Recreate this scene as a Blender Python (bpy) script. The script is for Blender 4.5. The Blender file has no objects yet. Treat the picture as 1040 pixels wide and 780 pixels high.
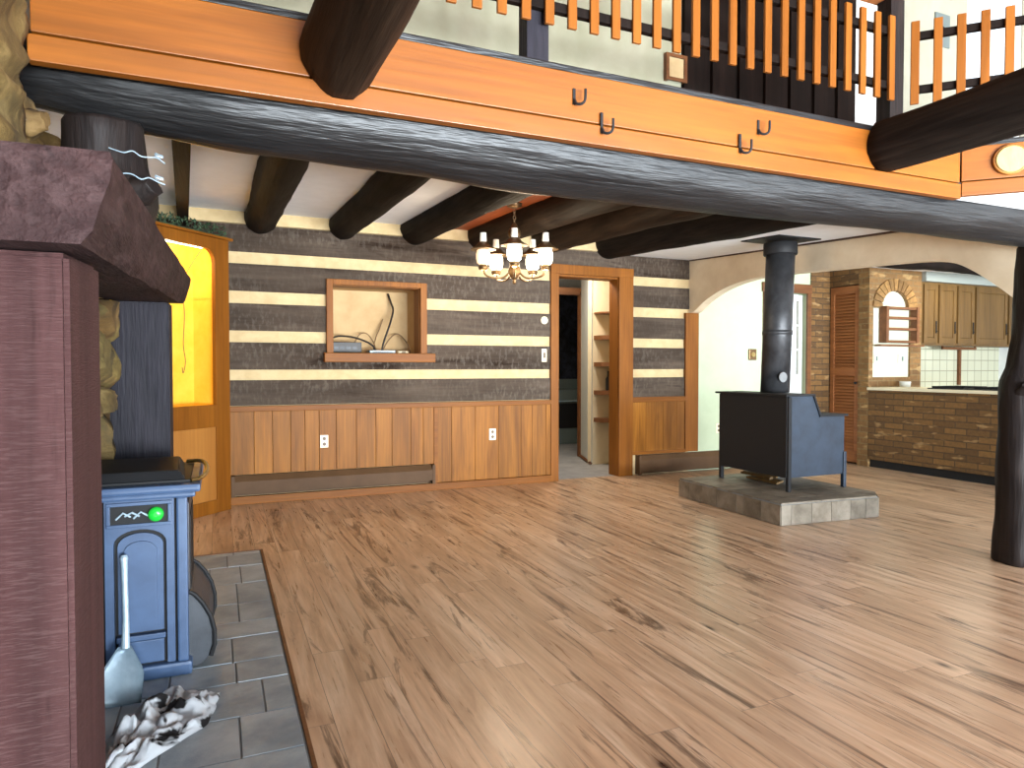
import bpy, bmesh, math, random
from mathutils import Vector, Matrix, noise
random.seed(7)
sc = bpy.context.scene
C = sc.collection
V = Vector
PI = math.pi
def R(d): return math.radians(d)
def rgb(r, g, b):
    f = lambda c: (c/255/12.92) if c/255 <= .04045 else ((c/255+.055)/1.055)**2.4
    return (f(r), f(g), f(b), 1)

# ------------------------------------------------------------------ materials
def M(name, color=(.5,.5,.5,1), rough=.5, metal=0, spec=.5, coat=0, emit=None, es=0):
    m = bpy.data.materials.new(name); m.use_nodes = True
    nt = m.node_tree; b = nt.nodes['Principled BSDF']
    b.inputs['Base Color'].default_value = color
    b.inputs['Roughness'].default_value = rough
    b.inputs['Metallic'].default_value = metal
    b.inputs['Specular IOR Level'].default_value = spec
    b.inputs['Coat Weight'].default_value = coat
    if emit:
        b.inputs['Emission Color'].default_value = emit
        b.inputs['Emission Strength'].default_value = es
    return m, nt, b
def nd(nt, t, **kw):
    n = nt.nodes.new(t)
    for k, v in kw.items():
        if k in n.inputs: n.inputs[k].default_value = v
        else: setattr(n, k, v)
    return n
def ramp(nt, src, stops):
    r = nt.nodes.new('ShaderNodeValToRGB'); e = r.color_ramp.elements
    while len(e) > 1: e.remove(e[-1])
    e[0].position, e[0].color = stops[0]
    for p, c in stops[1:]:
        x = e.new(p); x.color = c
    nt.links.new(src, r.inputs[0]); return r.outputs[0]
def mixc(nt, fac, a, b, mode='MIX'):
    n = nt.nodes.new('ShaderNodeMix'); n.data_type = 'RGBA'; n.blend_type = mode
    for s, v in ((n.inputs[0], fac), (n.inputs[6], a), (n.inputs[7], b)):
        if hasattr(v, 'node'): nt.links.new(v, s)
        else: s.default_value = v
    return n.outputs[2]
def math_(nt, op, a, b=0.0, c=None):
    n = nt.nodes.new('ShaderNodeMath'); n.operation = op
    for i, v in enumerate((a, b) if c is None else (a, b, c)):
        if hasattr(v, 'node'): nt.links.new(v, n.inputs[i])
        else: n.inputs[i].default_value = v
    return n.outputs[0]
def bump(nt, b, h, strength, dist=.01):
    n = nd(nt, 'ShaderNodeBump', Strength=strength, Distance=dist)
    nt.links.new(h, n.inputs['Height']); nt.links.new(n.outputs[0], b.inputs['Normal'])
def coords(nt, scale, island=False, loc=(0,0,0)):
    tc = nt.nodes.new('ShaderNodeTexCoord'); src = tc.outputs['Object']; rnd = None
    if island:
        g = nt.nodes.new('ShaderNodeNewGeometry'); rnd = g.outputs['Random Per Island']
        vm = nt.nodes.new('ShaderNodeVectorMath'); vm.operation = 'ADD'
        k = nt.nodes.new('ShaderNodeVectorMath'); k.operation = 'SCALE'
        wn = nt.nodes.new('ShaderNodeTexWhiteNoise'); wn.noise_dimensions = '1D'
        nt.links.new(rnd, wn.inputs['W']); nt.links.new(wn.outputs['Color'], k.inputs[0]); k.inputs['Scale'].default_value = 37
        nt.links.new(src, vm.inputs[0]); nt.links.new(k.outputs[0], vm.inputs[1]); src = vm.outputs[0]
    mp = nd(nt, 'ShaderNodeMapping'); mp.inputs['Scale'].default_value = scale; mp.inputs['Location'].default_value = loc
    nt.links.new(src, mp.inputs[0]); return mp.outputs[0], rnd, src
def noise_(nt, vec, scale, detail=5, rough=.6, dist=0):
    n = nd(nt, 'ShaderNodeTexNoise', Scale=scale, Detail=detail, Roughness=rough, Distortion=dist)
    nt.links.new(vec, n.inputs['Vector']); return n.outputs[0]
def hsv(nt, col, val):
    n = nt.nodes.new('ShaderNodeHueSaturation'); nt.links.new(col, n.inputs['Color'])
    nt.links.new(val, n.inputs['Value']); return n.outputs[0]
AX = {'X': 0, 'Y': 1, 'Z': 2}
def wood(name, c1, c2, axis='X', scale=7, stretch=.08, rough=.45, bmp=.15, island=False, var=.25, knots=None, fine=.35, coat=0, dark=None, saw=None, spec=.4):
    m, nt, b = M(name, rough=rough, coat=coat, spec=spec)
    s = [1,1,1]; s[AX[axis]] = stretch
    vec, rnd, src = coords(nt, s, island)
    n1 = noise_(nt, vec, scale, 5, .6, .8)
    col = ramp(nt, n1, [(.3, c1), (.7, c2)])
    s2 = [1,1,1]; s2[AX[axis]] = stretch*.35
    v2, _, _ = coords(nt, s2, island)
    n2 = noise_(nt, v2, scale*9, 3, .6)
    fcol = ramp(nt, n2, [(.3, (1-fine,1-fine,1-fine,1)), (.65, (1.0,1.0,1.0,1))])
    col = mixc(nt, 1.0, col, fcol, 'MULTIPLY')
    h = math_(nt, 'ADD', n1, n2)
    if dark:
        n3 = noise_(nt, vec, dark[0], 6, .65, 1.2)
        f = ramp(nt, n3, [(dark[1], (0,0,0,1)), (dark[1]+.07, (1,1,1,1))])
        col = mixc(nt, f, col, dark[2])
    if knots:
        s3 = [1,1,1]; s3[AX[axis]] = .45
        v3, _, _ = coords(nt, s3, island)
        nz = nd(nt, 'ShaderNodeTexVoronoi', Scale=knots[0]); nt.links.new(v3, nz.inputs['Vector'])
        f = ramp(nt, nz.outputs['Distance'], [(knots[1]*.5, (1,1,1,1)), (knots[1], (.35,.35,.35,1)), (knots[1]*1.9, (0,0,0,1))])
        col = mixc(nt, f, col, knots[2])
    if saw:
        tcs = nt.nodes.new('ShaderNodeTexCoord'); mp = nt.nodes.new('ShaderNodeMapping')
        mp.inputs['Scale'].default_value = saw[1]; mp.inputs['Rotation'].default_value = saw[4]
        nt.links.new(tcs.outputs['Object'], mp.inputs[0])
        w = noise_(nt, mp.outputs[0], saw[0], 3, .6, .15)
        f = ramp(nt, w, [(.5, (0,0,0,1)), (.62, (1,1,1,1))])
        f = math_(nt, 'MULTIPLY', math_(nt, 'MULTIPLY', f, saw[2]), ramp(nt, noise_(nt, vec, 2.2, 3, .5), [(.4, (.15,.15,.15,1)), (.6, (1,1,1,1))]))
        col = mixc(nt, f, col, saw[3])
        h = math_(nt, 'ADD', h, w)
    if island:
        col = hsv(nt, col, math_(nt, 'MULTIPLY_ADD', rnd, var*2, 1-var))
    nt.links.new(col, b.inputs['Base Color'])
    if bmp: bump(nt, b, h, bmp)
    return m
def mottled(name, c1, c2, scale=6, rough=.6, bmp=.1, metal=0, bscale=None, island=False, var=.25, lo=.35, hi=.65, spec=.4):
    m, nt, b = M(name, rough=rough, metal=metal, spec=spec)
    vec, rnd, _ = coords(nt, (1,1,1), island)
    n = noise_(nt, vec, scale, 6, .62, .3)
    col = ramp(nt, n, [(lo, c1), (hi, c2)])
    if island: col = hsv(nt, col, math_(nt, 'MULTIPLY_ADD', rnd, var*2, 1-var))
    nt.links.new(col, b.inputs['Base Color'])
    if bmp: bump(nt, b, noise_(nt, vec, bscale or scale*4, 5, .6), bmp)
    return m
def facevec(nt):
    tc = nt.nodes.new('ShaderNodeTexCoord'); sp = nt.nodes.new('ShaderNodeSeparateXYZ'); nt.links.new(tc.outputs['Object'], sp.inputs[0])
    g = nt.nodes.new('ShaderNodeNewGeometry'); sn = nt.nodes.new('ShaderNodeSeparateXYZ'); nt.links.new(g.outputs['Normal'], sn.inputs[0])
    f = math_(nt, 'GREATER_THAN', math_(nt, 'ABSOLUTE', sn.outputs[0]), .6)
    u = math_(nt, 'ADD', math_(nt, 'MULTIPLY', sp.outputs[1], f), math_(nt, 'MULTIPLY', sp.outputs[0], math_(nt, 'SUBTRACT', 1.0, f)))
    cb = nt.nodes.new('ShaderNodeCombineXYZ'); nt.links.new(u, cb.inputs[0]); nt.links.new(sp.outputs[2], cb.inputs[1])
    return cb.outputs[0]
def brick(name, c1, c2, mort, pale, w=.21, h=.072, mw=.008, rough=.75, bmp=.5):
    m, nt, b = M(name, rough=rough)
    v = facevec(nt)
    t = nd(nt, 'ShaderNodeTexBrick', Scale=1.0); t.inputs['Color1'].default_value = c1; t.inputs['Color2'].default_value = c2
    t.inputs['Mortar'].default_value = mort; t.inputs['Brick Width'].default_value = w; t.inputs['Row Height'].default_value = h
    t.inputs['Mortar Size'].default_value = mw; t.inputs['Mortar Smooth'].default_value = .3
    nt.links.new(v, t.inputs['Vector'])
    s = nd(nt, 'ShaderNodeMapping'); s.inputs['Scale'].default_value = (1, 3, 1); nt.links.new(v, s.inputs[0])
    n = noise_(nt, s.outputs[0], 4.2, 2, .5)
    f = ramp(nt, n, [(.60, (0,0,0,1)), (.70, (.7,.7,.7,1))])
    col = mixc(nt, f, t.outputs[0], pale)
    n2 = noise_(nt, v, 25, 4, .6)
    col = mixc(nt, 1.0, col, ramp(nt, n2, [(.3, (.7,.7,.7,1)), (.7, (1.0,1.0,1.0,1))]), 'MULTIPLY')
    nt.links.new(col, b.inputs['Base Color'])
    bump(nt, b, math_(nt, 'SUBTRACT', math_(nt, 'MULTIPLY', n2, .3), t.outputs['Fac']), bmp, .006)
    return m

mt = {}
BLK = (.006,.005,.005,1)
mt['logx'] = wood('black_log_x', (.004,.004,.005,1), (.016,.015,.015,1), 'X', 4, .2, .44, .9, fine=.5, spec=.45, dark=(3,.62,(.003,.003,.003,1)))
mt['logy'] = wood('black_log_y', (.008,.006,.005,1), (.024,.017,.013,1), 'Y', 5, .15, .7, .5, fine=.5, spec=.06)
mt['logyb'] = wood('brown_log_y', (.013,.007,.004,1), (.042,.024,.014,1), 'Y', 5, .15, .65, .5, fine=.5, spec=.1)
mt['logz'] = wood('black_log_z', (.009,.006,.006,1), (.028,.019,.016,1), 'Z', 5, .15, .6, .5, fine=.5, spec=.22)
mt['post_skytint'] = wood('sky_tinted_timber', (.008,.007,.012,1), (.026,.022,.030,1), 'Z', 5, .25, .65, .5, fine=.4, spec=.25)  # blue cast of the sky light mixed into the timber colour
mt['maroon'] = wood('maroon_timber', (.048,.018,.017,1), (.094,.043,.041,1), 'Z', 2.2, .14, .75, .6, fine=.4, dark=(3.0,.575,(.024,.010,.009,1)), saw=(6,(5,5,60),.14,(.22,.14,.13,1),(.05,.1,0)), spec=.15)
mt['mantel'] = wood('maroon_mantel', (.022,.011,.011,1), (.052,.027,.026,1), 'Y', 6, .3, .75, .9, fine=.4, dark=(2.6,.6,(.014,.008,.008,1)), saw=(4,(6,2,6),.3,(.10,.06,.058,1),(.3,.2,.4)), spec=.12)
mt['fascia'] = wood('orange_board', rgb(126,67,10), rgb(152,87,22), 'X', 4.5, .10, .45, .06, fine=.28, knots=(.9,.035,rgb(72,30,6)), coat=.05)
mt['fasciad'] = wood('orange_board_turned', rgb(126,67,10), rgb(152,87,22), 'X', 4.5, .10, .45, .06, fine=.28, coat=.05)
mt['picket'] = wood('orange_picket', rgb(120,66,16), rgb(144,84,28), 'Z', 6, .1, .5, .06, fine=.2, spec=.2)
mt['pine'] = wood('pine_board', rgb(114,66,12), rgb(160,102,32), 'Z', 7, .09, .5, .08, island=True, var=.14, knots=(1.7,.045,rgb(60,26,6)), fine=.36, spec=.2)
mt['pinetrim'] = wood('pine_trim', rgb(114,64,12), rgb(140,84,22), 'Z', 8, .08, .5, .06, fine=.25, spec=.2)
mt['pinetrimx'] = wood('pine_trim_x', rgb(114,64,12), rgb(140,84,22), 'X', 8, .08, .5, .06, fine=.25, spec=.2)
mt['cabpanel'] = wood('honey_panel', rgb(146,92,36), rgb(168,112,50), 'Z', 5, .08, .45, .04, fine=.15)
mt['plank'] = wood('rough_dark_plank', (.044,.030,.021,1), (.112,.082,.060,1), 'X', 3.0, .2, .85, .6, fine=.3, dark=(1.6,.58,(.022,.012,.007,1)), saw=(4,(9,1,3.5),.35,(.18,.15,.122,1),(0,.75,0)), spec=.15)
mt['chink'] = mottled('cream_chinking', rgb(188,162,118), rgb(202,178,134), 9, .8, .08)
mt['floor'] = None
mt['plaster'] = mottled('white_plaster', rgb(238,242,246), rgb(244,248,252), 8, .85, .06)
mt['creamwall'] = mottled('cream_plaster', rgb(212,192,162), rgb(222,204,176), 5, .8, .05)
mt['palewall'] = mottled('pale_green_paint', rgb(172,182,152), rgb(180,190,160), 3, .75, .02)
mt['loftwall'] = mottled('grey_green_paint', rgb(150,150,126), rgb(162,160,138), 3, .8, .02)
mt['loftcream'] = mottled('cream_loft_paint', rgb(146,144,126), rgb(154,152,134), 3, .8, .02)
mt['loftdark'] = wood('near_black_board', (.005,.003,.002,1), (.014,.008,.006,1), 'Z', 6, .1, .7, .1, fine=.3, spec=.1)
mt['white'] = M('white_paint', rgb(206,208,204), .5)[0]
mt['ceil_lamplit'] = wood('lamplit_ceiling_board', rgb(150,66,24), rgb(186,94,40), 'Y', 6, .1, .5, .05, fine=.2)  # chandelier light on the ceiling boards put into the orange
mt['ceildark'] = wood('shaded_ceiling_board', (.05,.022,.012,1), (.10,.048,.028,1), 'Y', 6, .1, .6, .1, fine=.3)  # darker copy of the ceiling boards, shade put into the colour
mt['roof'] = wood('roof_board', rgb(150,88,44), rgb(180,112,62), 'Y', 5, .1, .6, .05)
mt['brick'] = brick('brown_brick', rgb(88,60,26), rgb(124,88,42), rgb(78,56,30), rgb(178,142,94), w=.25)
mt['bricky'] = brick('tan_brick', rgb(108,76,38), rgb(138,100,54), rgb(124,100,64), rgb(186,152,100))
mt['voussoir'] = mottled('tan_arch_brick', rgb(112,80,42), rgb(152,114,64), 14, .75, .2, island=True, var=.25)
mt['slate'] = mottled('blue_grey_slate', rgb(118,130,138), rgb(160,168,172), 4, .42, .3, island=True, var=.07, spec=.5)
mt['grout'] = M('grey_grout', rgb(112,116,118), .9)[0]
mt['slateside'] = mottled('grey_brown_slate', rgb(92,82,68), rgb(128,118,104), 6, .55, .25, island=True, var=.22)
mt['iron'] = mottled('black_stove_iron', rgb(40,44,50), rgb(56,60,66), 12, .42, .05, spec=.5)
mt['iron_skytint'] = mottled('sky_tinted_iron', rgb(54,74,104), rgb(64,86,118), 8, .42, .04, spec=.45)  # bluish sky light painted into the stove's iron colour
mt['irondark'] = M('matt_black', (.012,.012,.013,1), .6, spec=.25)[0]
mt['stoveside'] = mottled('daylit_stove_iron', rgb(34,43,55), rgb(42,53,67), 8, .42, .04, spec=.4)  # black stove iron with the sky's blue painted in, for daylit faces
mt['pipe'] = mottled('grey_black_pipe', rgb(38,38,40), rgb(62,62,64), 7, .4, .05, metal=.2)
mt['brass'] = M('brass', (.55,.40,.16,1), .3, 1)[0]
mt['bronze'] = M('antique_bronze', (.20,.12,.06,1), .4, .8)[0]
mt['lampmetal'] = M('dark_lamp_bronze', (.13,.075,.032,1), .45, .8)[0]
mt['steel'] = mottled('pale_steel', rgb(150,172,186), rgb(186,204,214), 9, .4, .05, metal=.3)
mt['plate'] = M('cream_plastic', rgb(236,222,188), .4)[0]
mt['plateslot'] = M('brown_slot', rgb(96,74,50), .5)[0]
mt['heater'] = mottled('brown_heater_enamel', rgb(76,54,34), rgb(88,64,42), 3, .6, .02, spec=.2)
mt['yellow'] = mottled('yellow_paint', rgb(236,178,44), rgb(242,192,64), 6, .7, .02)
mt['tan'] = mottled('tan_lining', rgb(176,144,100), rgb(192,162,118), 3, .75, .02)
mt['cable'] = M('black_cable', (.02,.014,.01,1), .5)[0]
mt['cablebrown'] = M('brown_cable', (.16,.09,.04,1), .5)[0]
mt['green'] = mottled('dark_green_leaf', rgb(26,40,26), rgb(62,84,56), 30, .6, .2)
mt['oak'] = wood('oak_cabinet', rgb(88,64,30), rgb(118,88,46), 'Z', 8, .08, .5, .05, fine=.25)
mt['louver'] = wood('red_brown_louver', rgb(128,78,42), rgb(158,100,56), 'Y', 9, .08, .5, .04, fine=.2)
mt['rackwood'] = wood('dark_rack', rgb(96,58,30), rgb(126,80,44), 'X', 9, .1, .5, .05, fine=.2)
mt['counter'] = M('cream_counter', rgb(216,206,178), .35)[0]
mt['hallfloor'] = mottled('grey_hall_floor', rgb(138,136,136), rgb(162,160,158), 5, .5, .05)
mt['hallwall'] = mottled('beige_hall_wall', rgb(214,196,162), rgb(224,208,176), 3, .8, .02)
mt['greygoods'] = M('grey_green_enamel', rgb(100,112,110), .4)[0]
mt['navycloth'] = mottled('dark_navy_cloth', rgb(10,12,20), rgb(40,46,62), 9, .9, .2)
mt['ground'] = mottled('grass_ground', rgb(120,140,84), rgb(160,172,116), 5, .9, .1)
mt['dial'] = M('green_dial', (.01,.30,.03,1), .25, emit=(.02,.8,.05,1), es=.25)[0]
mt['globe'] = M('frosted_lamp_glass', (1,.95,.85,1), .3, emit=(1,.86,.62,1), es=9)[0]
mt['globedim'] = M('amber_lamp_glass', (.9,.7,.5,1), .3, emit=(1,.66,.38,1), es=.55)[0]
mt['chimney'] = M('clear_glass_chimney', (.6,.56,.5,1), .1, emit=(1,.85,.62,1), es=.12)[0]
mt['tubelamp'] = M('cabinet_lamp', (1,1,1,1), .3, emit=(1,.93,.7,1), es=8)[0]
mt['wafer'] = wood('pale_log_slice', rgb(186,158,92), rgb(204,178,112), 'Z', 9, .6, .6, .1, fine=.15)
def glass_mat():
    m = bpy.data.materials.new('thin_glass'); m.use_nodes = True; nt = m.node_tree; nt.nodes.clear()
    o = nt.nodes.new('ShaderNodeOutputMaterial'); mx = nt.nodes.new('ShaderNodeMixShader'); mx.inputs[0].default_value = .1
    t = nt.nodes.new('ShaderNodeBsdfTransparent'); g = nt.nodes.new('ShaderNodeBsdfGlossy'); g.inputs['Roughness'].default_value = .05
    nt.links.new(t.outputs[0], mx.inputs[1]); nt.links.new(g.outputs[0], mx.inputs[2]); nt.links.new(mx.outputs[0], o.inputs[0]); return m
mt['glass'] = glass_mat()
def floor_mat():
    m, nt, b = M('laminate_floor', rough=.34, spec=.5)
    vec, rnd, _ = coords(nt, (1,.10,1), True)
    n1 = noise_(nt, vec, 9, 6, .62, 1.0)
    col = ramp(nt, n1, [(.25, rgb(160,126,98)), (.5, rgb(198,163,131)), (.75, rgb(226,197,168))])
    v2, _, _ = coords(nt, (1,.05,1), True)
    n2 = noise_(nt, v2, 60, 3, .6)
    col = mixc(nt, 1.0, col, ramp(nt, n2, [(.3, (.82,.81,.80,1)), (.65, (1,1,1,1))]), 'MULTIPLY')
    v3, _, _ = coords(nt, (1,.09,1), True)
    n3 = noise_(nt, v3, 7.5, 7, .7, 1.6)
    f = ramp(nt, n3, [(.555, (0,0,0,1)), (.595, (.5,.5,.5,1)), (.67, (.9,.9,.9,1))])
    col = mixc(nt, f, col, rgb(74,46,28))
    v4, _, _ = coords(nt, (1,.42,1), True)
    nz = nd(nt, 'ShaderNodeTexVoronoi', Scale=3.2); nt.links.new(v4, nz.inputs['Vector'])
    f = ramp(nt, nz.outputs['Distance'], [(.03, (1,1,1,1)), (.06, (.4,.4,.4,1)), (.11, (0,0,0,1))])
    col = mixc(nt, f, col, rgb(66,40,24))
    col = hsv(nt, col, math_(nt, 'MULTIPLY_ADD', rnd, .14, .93))
    nt.links.new(col, b.inputs['Base Color'])
    rr = math_(nt, 'MULTIPLY_ADD', n2, .16, .22); nt.links.new(rr, b.inputs['Roughness'])
    bump(nt, b, n2, .06, .004)
    return m
mt['floor'] = floor_mat()
def stone_mat():
    m, nt, b = M('tan_fieldstone', rough=.8)
    vec, _, _ = coords(nt, (1,1,1))
    vo = nd(nt, 'ShaderNodeTexVoronoi', Scale=3.2); nt.links.new(vec, vo.inputs['Vector'])
    col = ramp(nt, noise_(nt, vec, 4, 7, .65, 1.5), [(.3, rgb(58,46,22)), (.5, rgb(100,80,40)), (.7, rgb(146,124,78))])
    col = mixc(nt, .12, col, vo.outputs['Color'], 'SOFT_LIGHT')
    nt.links.new(col, b.inputs['Base Color']); bump(nt, b, noise_(nt, vec, 16, 6, .7), .6, .02); return m
mt['stone'] = stone_mat()
def rag_mat():
    m, nt, b = M('sooty_white_cloth', rough=.8)
    vec, _, _ = coords(nt, (1,1,1))
    f = ramp(nt, noise_(nt, vec, 9, 3, .5, .6), [(.54, (0,0,0,1)), (.59, (1,1,1,1))])
    nt.links.new(mixc(nt, f, rgb(222,226,230), rgb(34,32,34)), b.inputs['Base Color']); return m
mt['rag'] = rag_mat()
def tile_mat():
    m, nt, b = M('cream_square_tile', rough=.3)
    v = facevec(nt)
    t = nd(nt, 'ShaderNodeTexBrick', Scale=1.0, offset=0.0); t.inputs['Color1'].default_value = rgb(186,186,162); t.inputs['Color2'].default_value = rgb(194,194,170)
    t.inputs['Mortar'].default_value = rgb(140,138,116); t.inputs['Brick Width'].default_value = .15; t.inputs['Row Height'].default_value = .15; t.inputs['Mortar Size'].default_value = .006
    nt.links.new(v, t.inputs['Vector']); nt.links.new(t.outputs[0], b.inputs['Base Color']); return m
mt['tile'] = tile_mat()

# ------------------------------------------------------------------ mesh helpers
def B(): return bmesh.new()
def box(bm, x0, x1, y0, y1, z0, z1, bev=0, mi=0):
    vs = [bm.verts.new(p) for p in ((x0,y0,z0),(x1,y0,z0),(x1,y1,z0),(x0,y1,z0),(x0,y0,z1),(x1,y0,z1),(x1,y1,z1),(x0,y1,z1))]
    fs = [bm.faces.new([vs[i] for i in q]) for q in ((3,2,1,0),(4,5,6,7),(0,1,5,4),(1,2,6,5),(2,3,7,6),(3,0,4,7))]
    for f in fs: f.material_index = mi
    if bev:
        es = {e for f in fs for e in f.edges}
        r = bmesh.ops.bevel(bm, geom=list(es), offset=bev, segments=2, affect='EDGES', profile=.6)
        for f in r['faces']: f.material_index = mi
    return vs
def hexa(bm, pts, bev=0):
    """eight corners, order as in box"""
    vs = [bm.verts.new(p) for p in pts]
    fs = [bm.faces.new([vs[i] for i in q]) for q in ((3,2,1,0),(4,5,6,7),(0,1,5,4),(1,2,6,5),(2,3,7,6),(3,0,4,7))]
    if bev:
        bmesh.ops.bevel(bm, geom=list({e for f in fs for e in f.edges}), offset=bev, segments=2, affect='EDGES')
def prism(bm, poly, fn, a0, a1, mi=0):
    """poly of 2-D points, fn(u, v, a) -> xyz, extruded from a0 to a1"""
    lo = [bm.verts.new(fn(u, v, a0)) for u, v in poly]; hi = [bm.verts.new(fn(u, v, a1)) for u, v in poly]
    n = len(poly); fs = [bm.faces.new(lo[::-1]), bm.faces.new(hi)]
    for i in range(n): fs.append(bm.faces.new((lo[i], lo[(i+1)%n], hi[(i+1)%n], hi[i])))
    for f in fs: f.material_index = mi
XZ = lambda u, v, a: (u, a, v)
YZ = lambda u, v, a: (a, u, v)
XY = lambda u, v, a: (u, v, a)
def sweep(bm, pts, rad, seg=8, closed=False):
    pts = [V(p) for p in pts]; n = len(pts); rings = []; up = None
    for i, p in enumerate(pts):
        if closed: t = pts[(i+1)%n]-pts[i-1]
        else: t = pts[min(i+1,n-1)]-pts[max(i-1,0)]
        t.normalize()
        if up is None:
            up = V((0,0,1)) if abs(t.z) < .9 else V((1,0,0))
        s = t.cross(up).normalized(); up = s.cross(t).normalized()
        r = rad[i] if isinstance(rad, (list, tuple)) else rad
        rings.append([bm.verts.new(p+(s*math.cos(a)+up*math.sin(a))*r) for a in (2*PI*k/seg for k in range(seg))])
    m = n if closed else n-1
    for i in range(m):
        a, b = rings[i], rings[(i+1)%n]
        for k in range(seg): bm.faces.new((a[k], a[(k+1)%seg], b[(k+1)%seg], b[k]))
    if not closed:
        bm.faces.new(rings[0][::-1]); bm.faces.new(rings[-1])
def log(bm, pts, radii, seg=26, step=.07, wob=.012, seed=0, freq=2.2):
    """a natural log along a polyline with radii, lumpy, with rounded ends"""
    P = [V(p) for p in pts]; L = [0]
    for i in range(1, len(P)): L.append(L[-1]+(P[i]-P[i-1]).length)
    N = max(3, int(L[-1]/step)); cs = []
    for k in range(N+1):
        s = L[-1]*k/N; i = 0
        while i < len(P)-2 and s > L[i+1]: i += 1
        f = (s-L[i])/(L[i+1]-L[i]); f2 = f*f*(3-2*f)
        cs.append((P[i].lerp(P[i+1], f), radii[i]*(1-f2)+radii[i+1]*f2))
    r0, rn = cs[0][1], cs[-1][1]
    d0 = (cs[0][0]-cs[1][0]).normalized(); dn = (cs[-1][0]-cs[-2][0]).normalized()
    cs = [(cs[0][0]+d0*.012, r0*.93)] + cs + [(cs[-1][0]+dn*.012, rn*.93)]
    up = None; rings = []
    for i, (p, r) in enumerate(cs):
        t = (cs[min(i+1,len(cs)-1)][0]-cs[max(i-1,0)][0]).normalized()
        if up is None: up = V((0,0,1)) if abs(t.z) < .9 else V((1,0,0))
        s = t.cross(up).normalized(); up = s.cross(t).normalized(); ring = []
        for k in range(seg):
            a = 2*PI*k/seg; d = s*math.cos(a)+up*math.sin(a)
            q = p*freq*.6 + d*1.1 + V((seed*3.7, seed*1.3, 0))
            rr = r + wob*noise.noise(q) + wob*.5*noise.noise(q*3.1)
            ring.append(bm.verts.new(p+d*rr))
        rings.append(ring)
    for i in range(len(rings)-1):
        a, b = rings[i], rings[i+1]
        for k in range(seg):
            f = bm.faces.new((a[k], a[(k+1)%seg], b[(k+1)%seg], b[k])); f.smooth = True
    bm.faces.new(rings[0][::-1]); bm.faces.new(rings[-1])
def lathe(bm, prof, c=(0,0,0), seg=20, lean=(0,0)):
    c = V(c); rings = []; z0 = prof[0][1]
    for r, z in prof:
        o = c+V((lean[0]*(z-z0), lean[1]*(z-z0), z))
        rings.append([bm.verts.new(o+V((r*math.cos(2*PI*k/seg), r*math.sin(2*PI*k/seg), 0))) for k in range(seg)])
    for a, b in zip(rings, rings[1:]):
        for k in range(seg):
            f = bm.faces.new((a[k], a[(k+1)%seg], b[(k+1)%seg], b[k])); f.smooth = True
    bm.faces.new(rings[0][::-1]); bm.faces.new(rings[-1])
def obj(name, bm, mats, parent=None, smooth=None):
    bmesh.ops.recalc_face_normals(bm, faces=bm.faces[:])
    if parent is not None:
        w = parent.get('_w') or None
        off = OFF[parent.name]
        bmesh.ops.transform(bm, matrix=off.inverted(), verts=bm.verts[:])
    me = bpy.data.meshes.new(name); bm.to_mesh(me); bm.free()
    for m in (mats if isinstance(mats, (list, tuple)) else [mats]): me.materials.append(m)
    if smooth: 
        for p in me.polygons: p.use_smooth = True
    o = bpy.data.objects.new(name, me); C.objects.link(o)
    OFF[o.name] = OFF[parent.name] if parent is not None else Matrix()
    if parent is not None: o.parent = parent
    return o
OFF = {}
def thing(name, label, cat, loc=(0,0,0), rz=0, group=None):
    o = bpy.data.objects.new(name, None); C.objects.link(o); o.location = loc; o.rotation_euler = (0,0,rz)
    o.empty_display_size = .1
    OFF[o.name] = Matrix.Translation(V(loc)) @ Matrix.Rotation(rz, 4, 'Z')
    o['label'] = label; o['category'] = cat
    if group: o['group'] = group
    return o
def tag(o, label, cat, group=None, kind=None):
    o['label'] = label; o['category'] = cat
    if group: o['group'] = group
    if kind: o['kind'] = kind
    return o
def recenter(o):
    """put a single-mesh thing's origin at its base"""
    vs = [v.co.copy() for v in o.data.vertices]
    lo = V((min(v.x for v in vs), min(v.y for v in vs), min(v.z for v in vs))); hi = V((max(v.x for v in vs), max(v.y for v in vs), 0))
    c = V(((lo.x+hi.x)/2, (lo.y+hi.y)/2, lo.z))
    o.data.transform(Matrix.Translation(-c)); o.location = c; OFF[o.name] = Matrix.Translation(c)
    return o
def struct(name, bm, mats, parent=None, label=None, cat=None):
    o = obj(name, bm, mats, parent)
    if parent is None:
        o['kind'] = 'structure'
        if label: o['label'] = label
        if cat: o['category'] = cat
    return o
def catmull(pts, n=6):
    P = [pts[0]]+list(pts)+[pts[-1]]; out = []
    for i in range(1, len(P)-2):
        for k in range(n):
            t = k/n; a, b, c, d = (V(p) for p in P[i-1:i+3])
            out.append(.5*((2*b)+(c-a)*t+(2*a-5*b+4*c-d)*t*t+(3*b-a-3*c+d)*t**3))
    out.append(V(P[-2])); return out
def cut_boxes(bm, x0, x1, y0, y1, z0, z1, holes, mi=0, bev=0):
    """a slab in x/z with rectangular holes (hx0,hx1,hz0,hz1)"""
    zs = sorted({z0, z1, *[z for h in holes for z in h[2:] if z0 < z < z1]})
    for za, zb in zip(zs, zs[1:]):
        zm = (za+zb)/2; xs = x0
        for h in sorted(h for h in holes if h[2] < zm < h[3]):
            if h[0] > xs: box(bm, xs, min(h[0], x1), y0, y1, za, zb, bev, mi)
            xs = max(xs, h[1])
        if xs < x1: box(bm, xs, x1, y0, y1, za, zb, bev, mi)
ZL = lambda y: 2.66-.045*(6.7-y)      # underside of the boarding over the dining end
ZR = lambda y: 2.53-.052*(6.7-y)      # underside of the plaster over the stove

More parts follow.
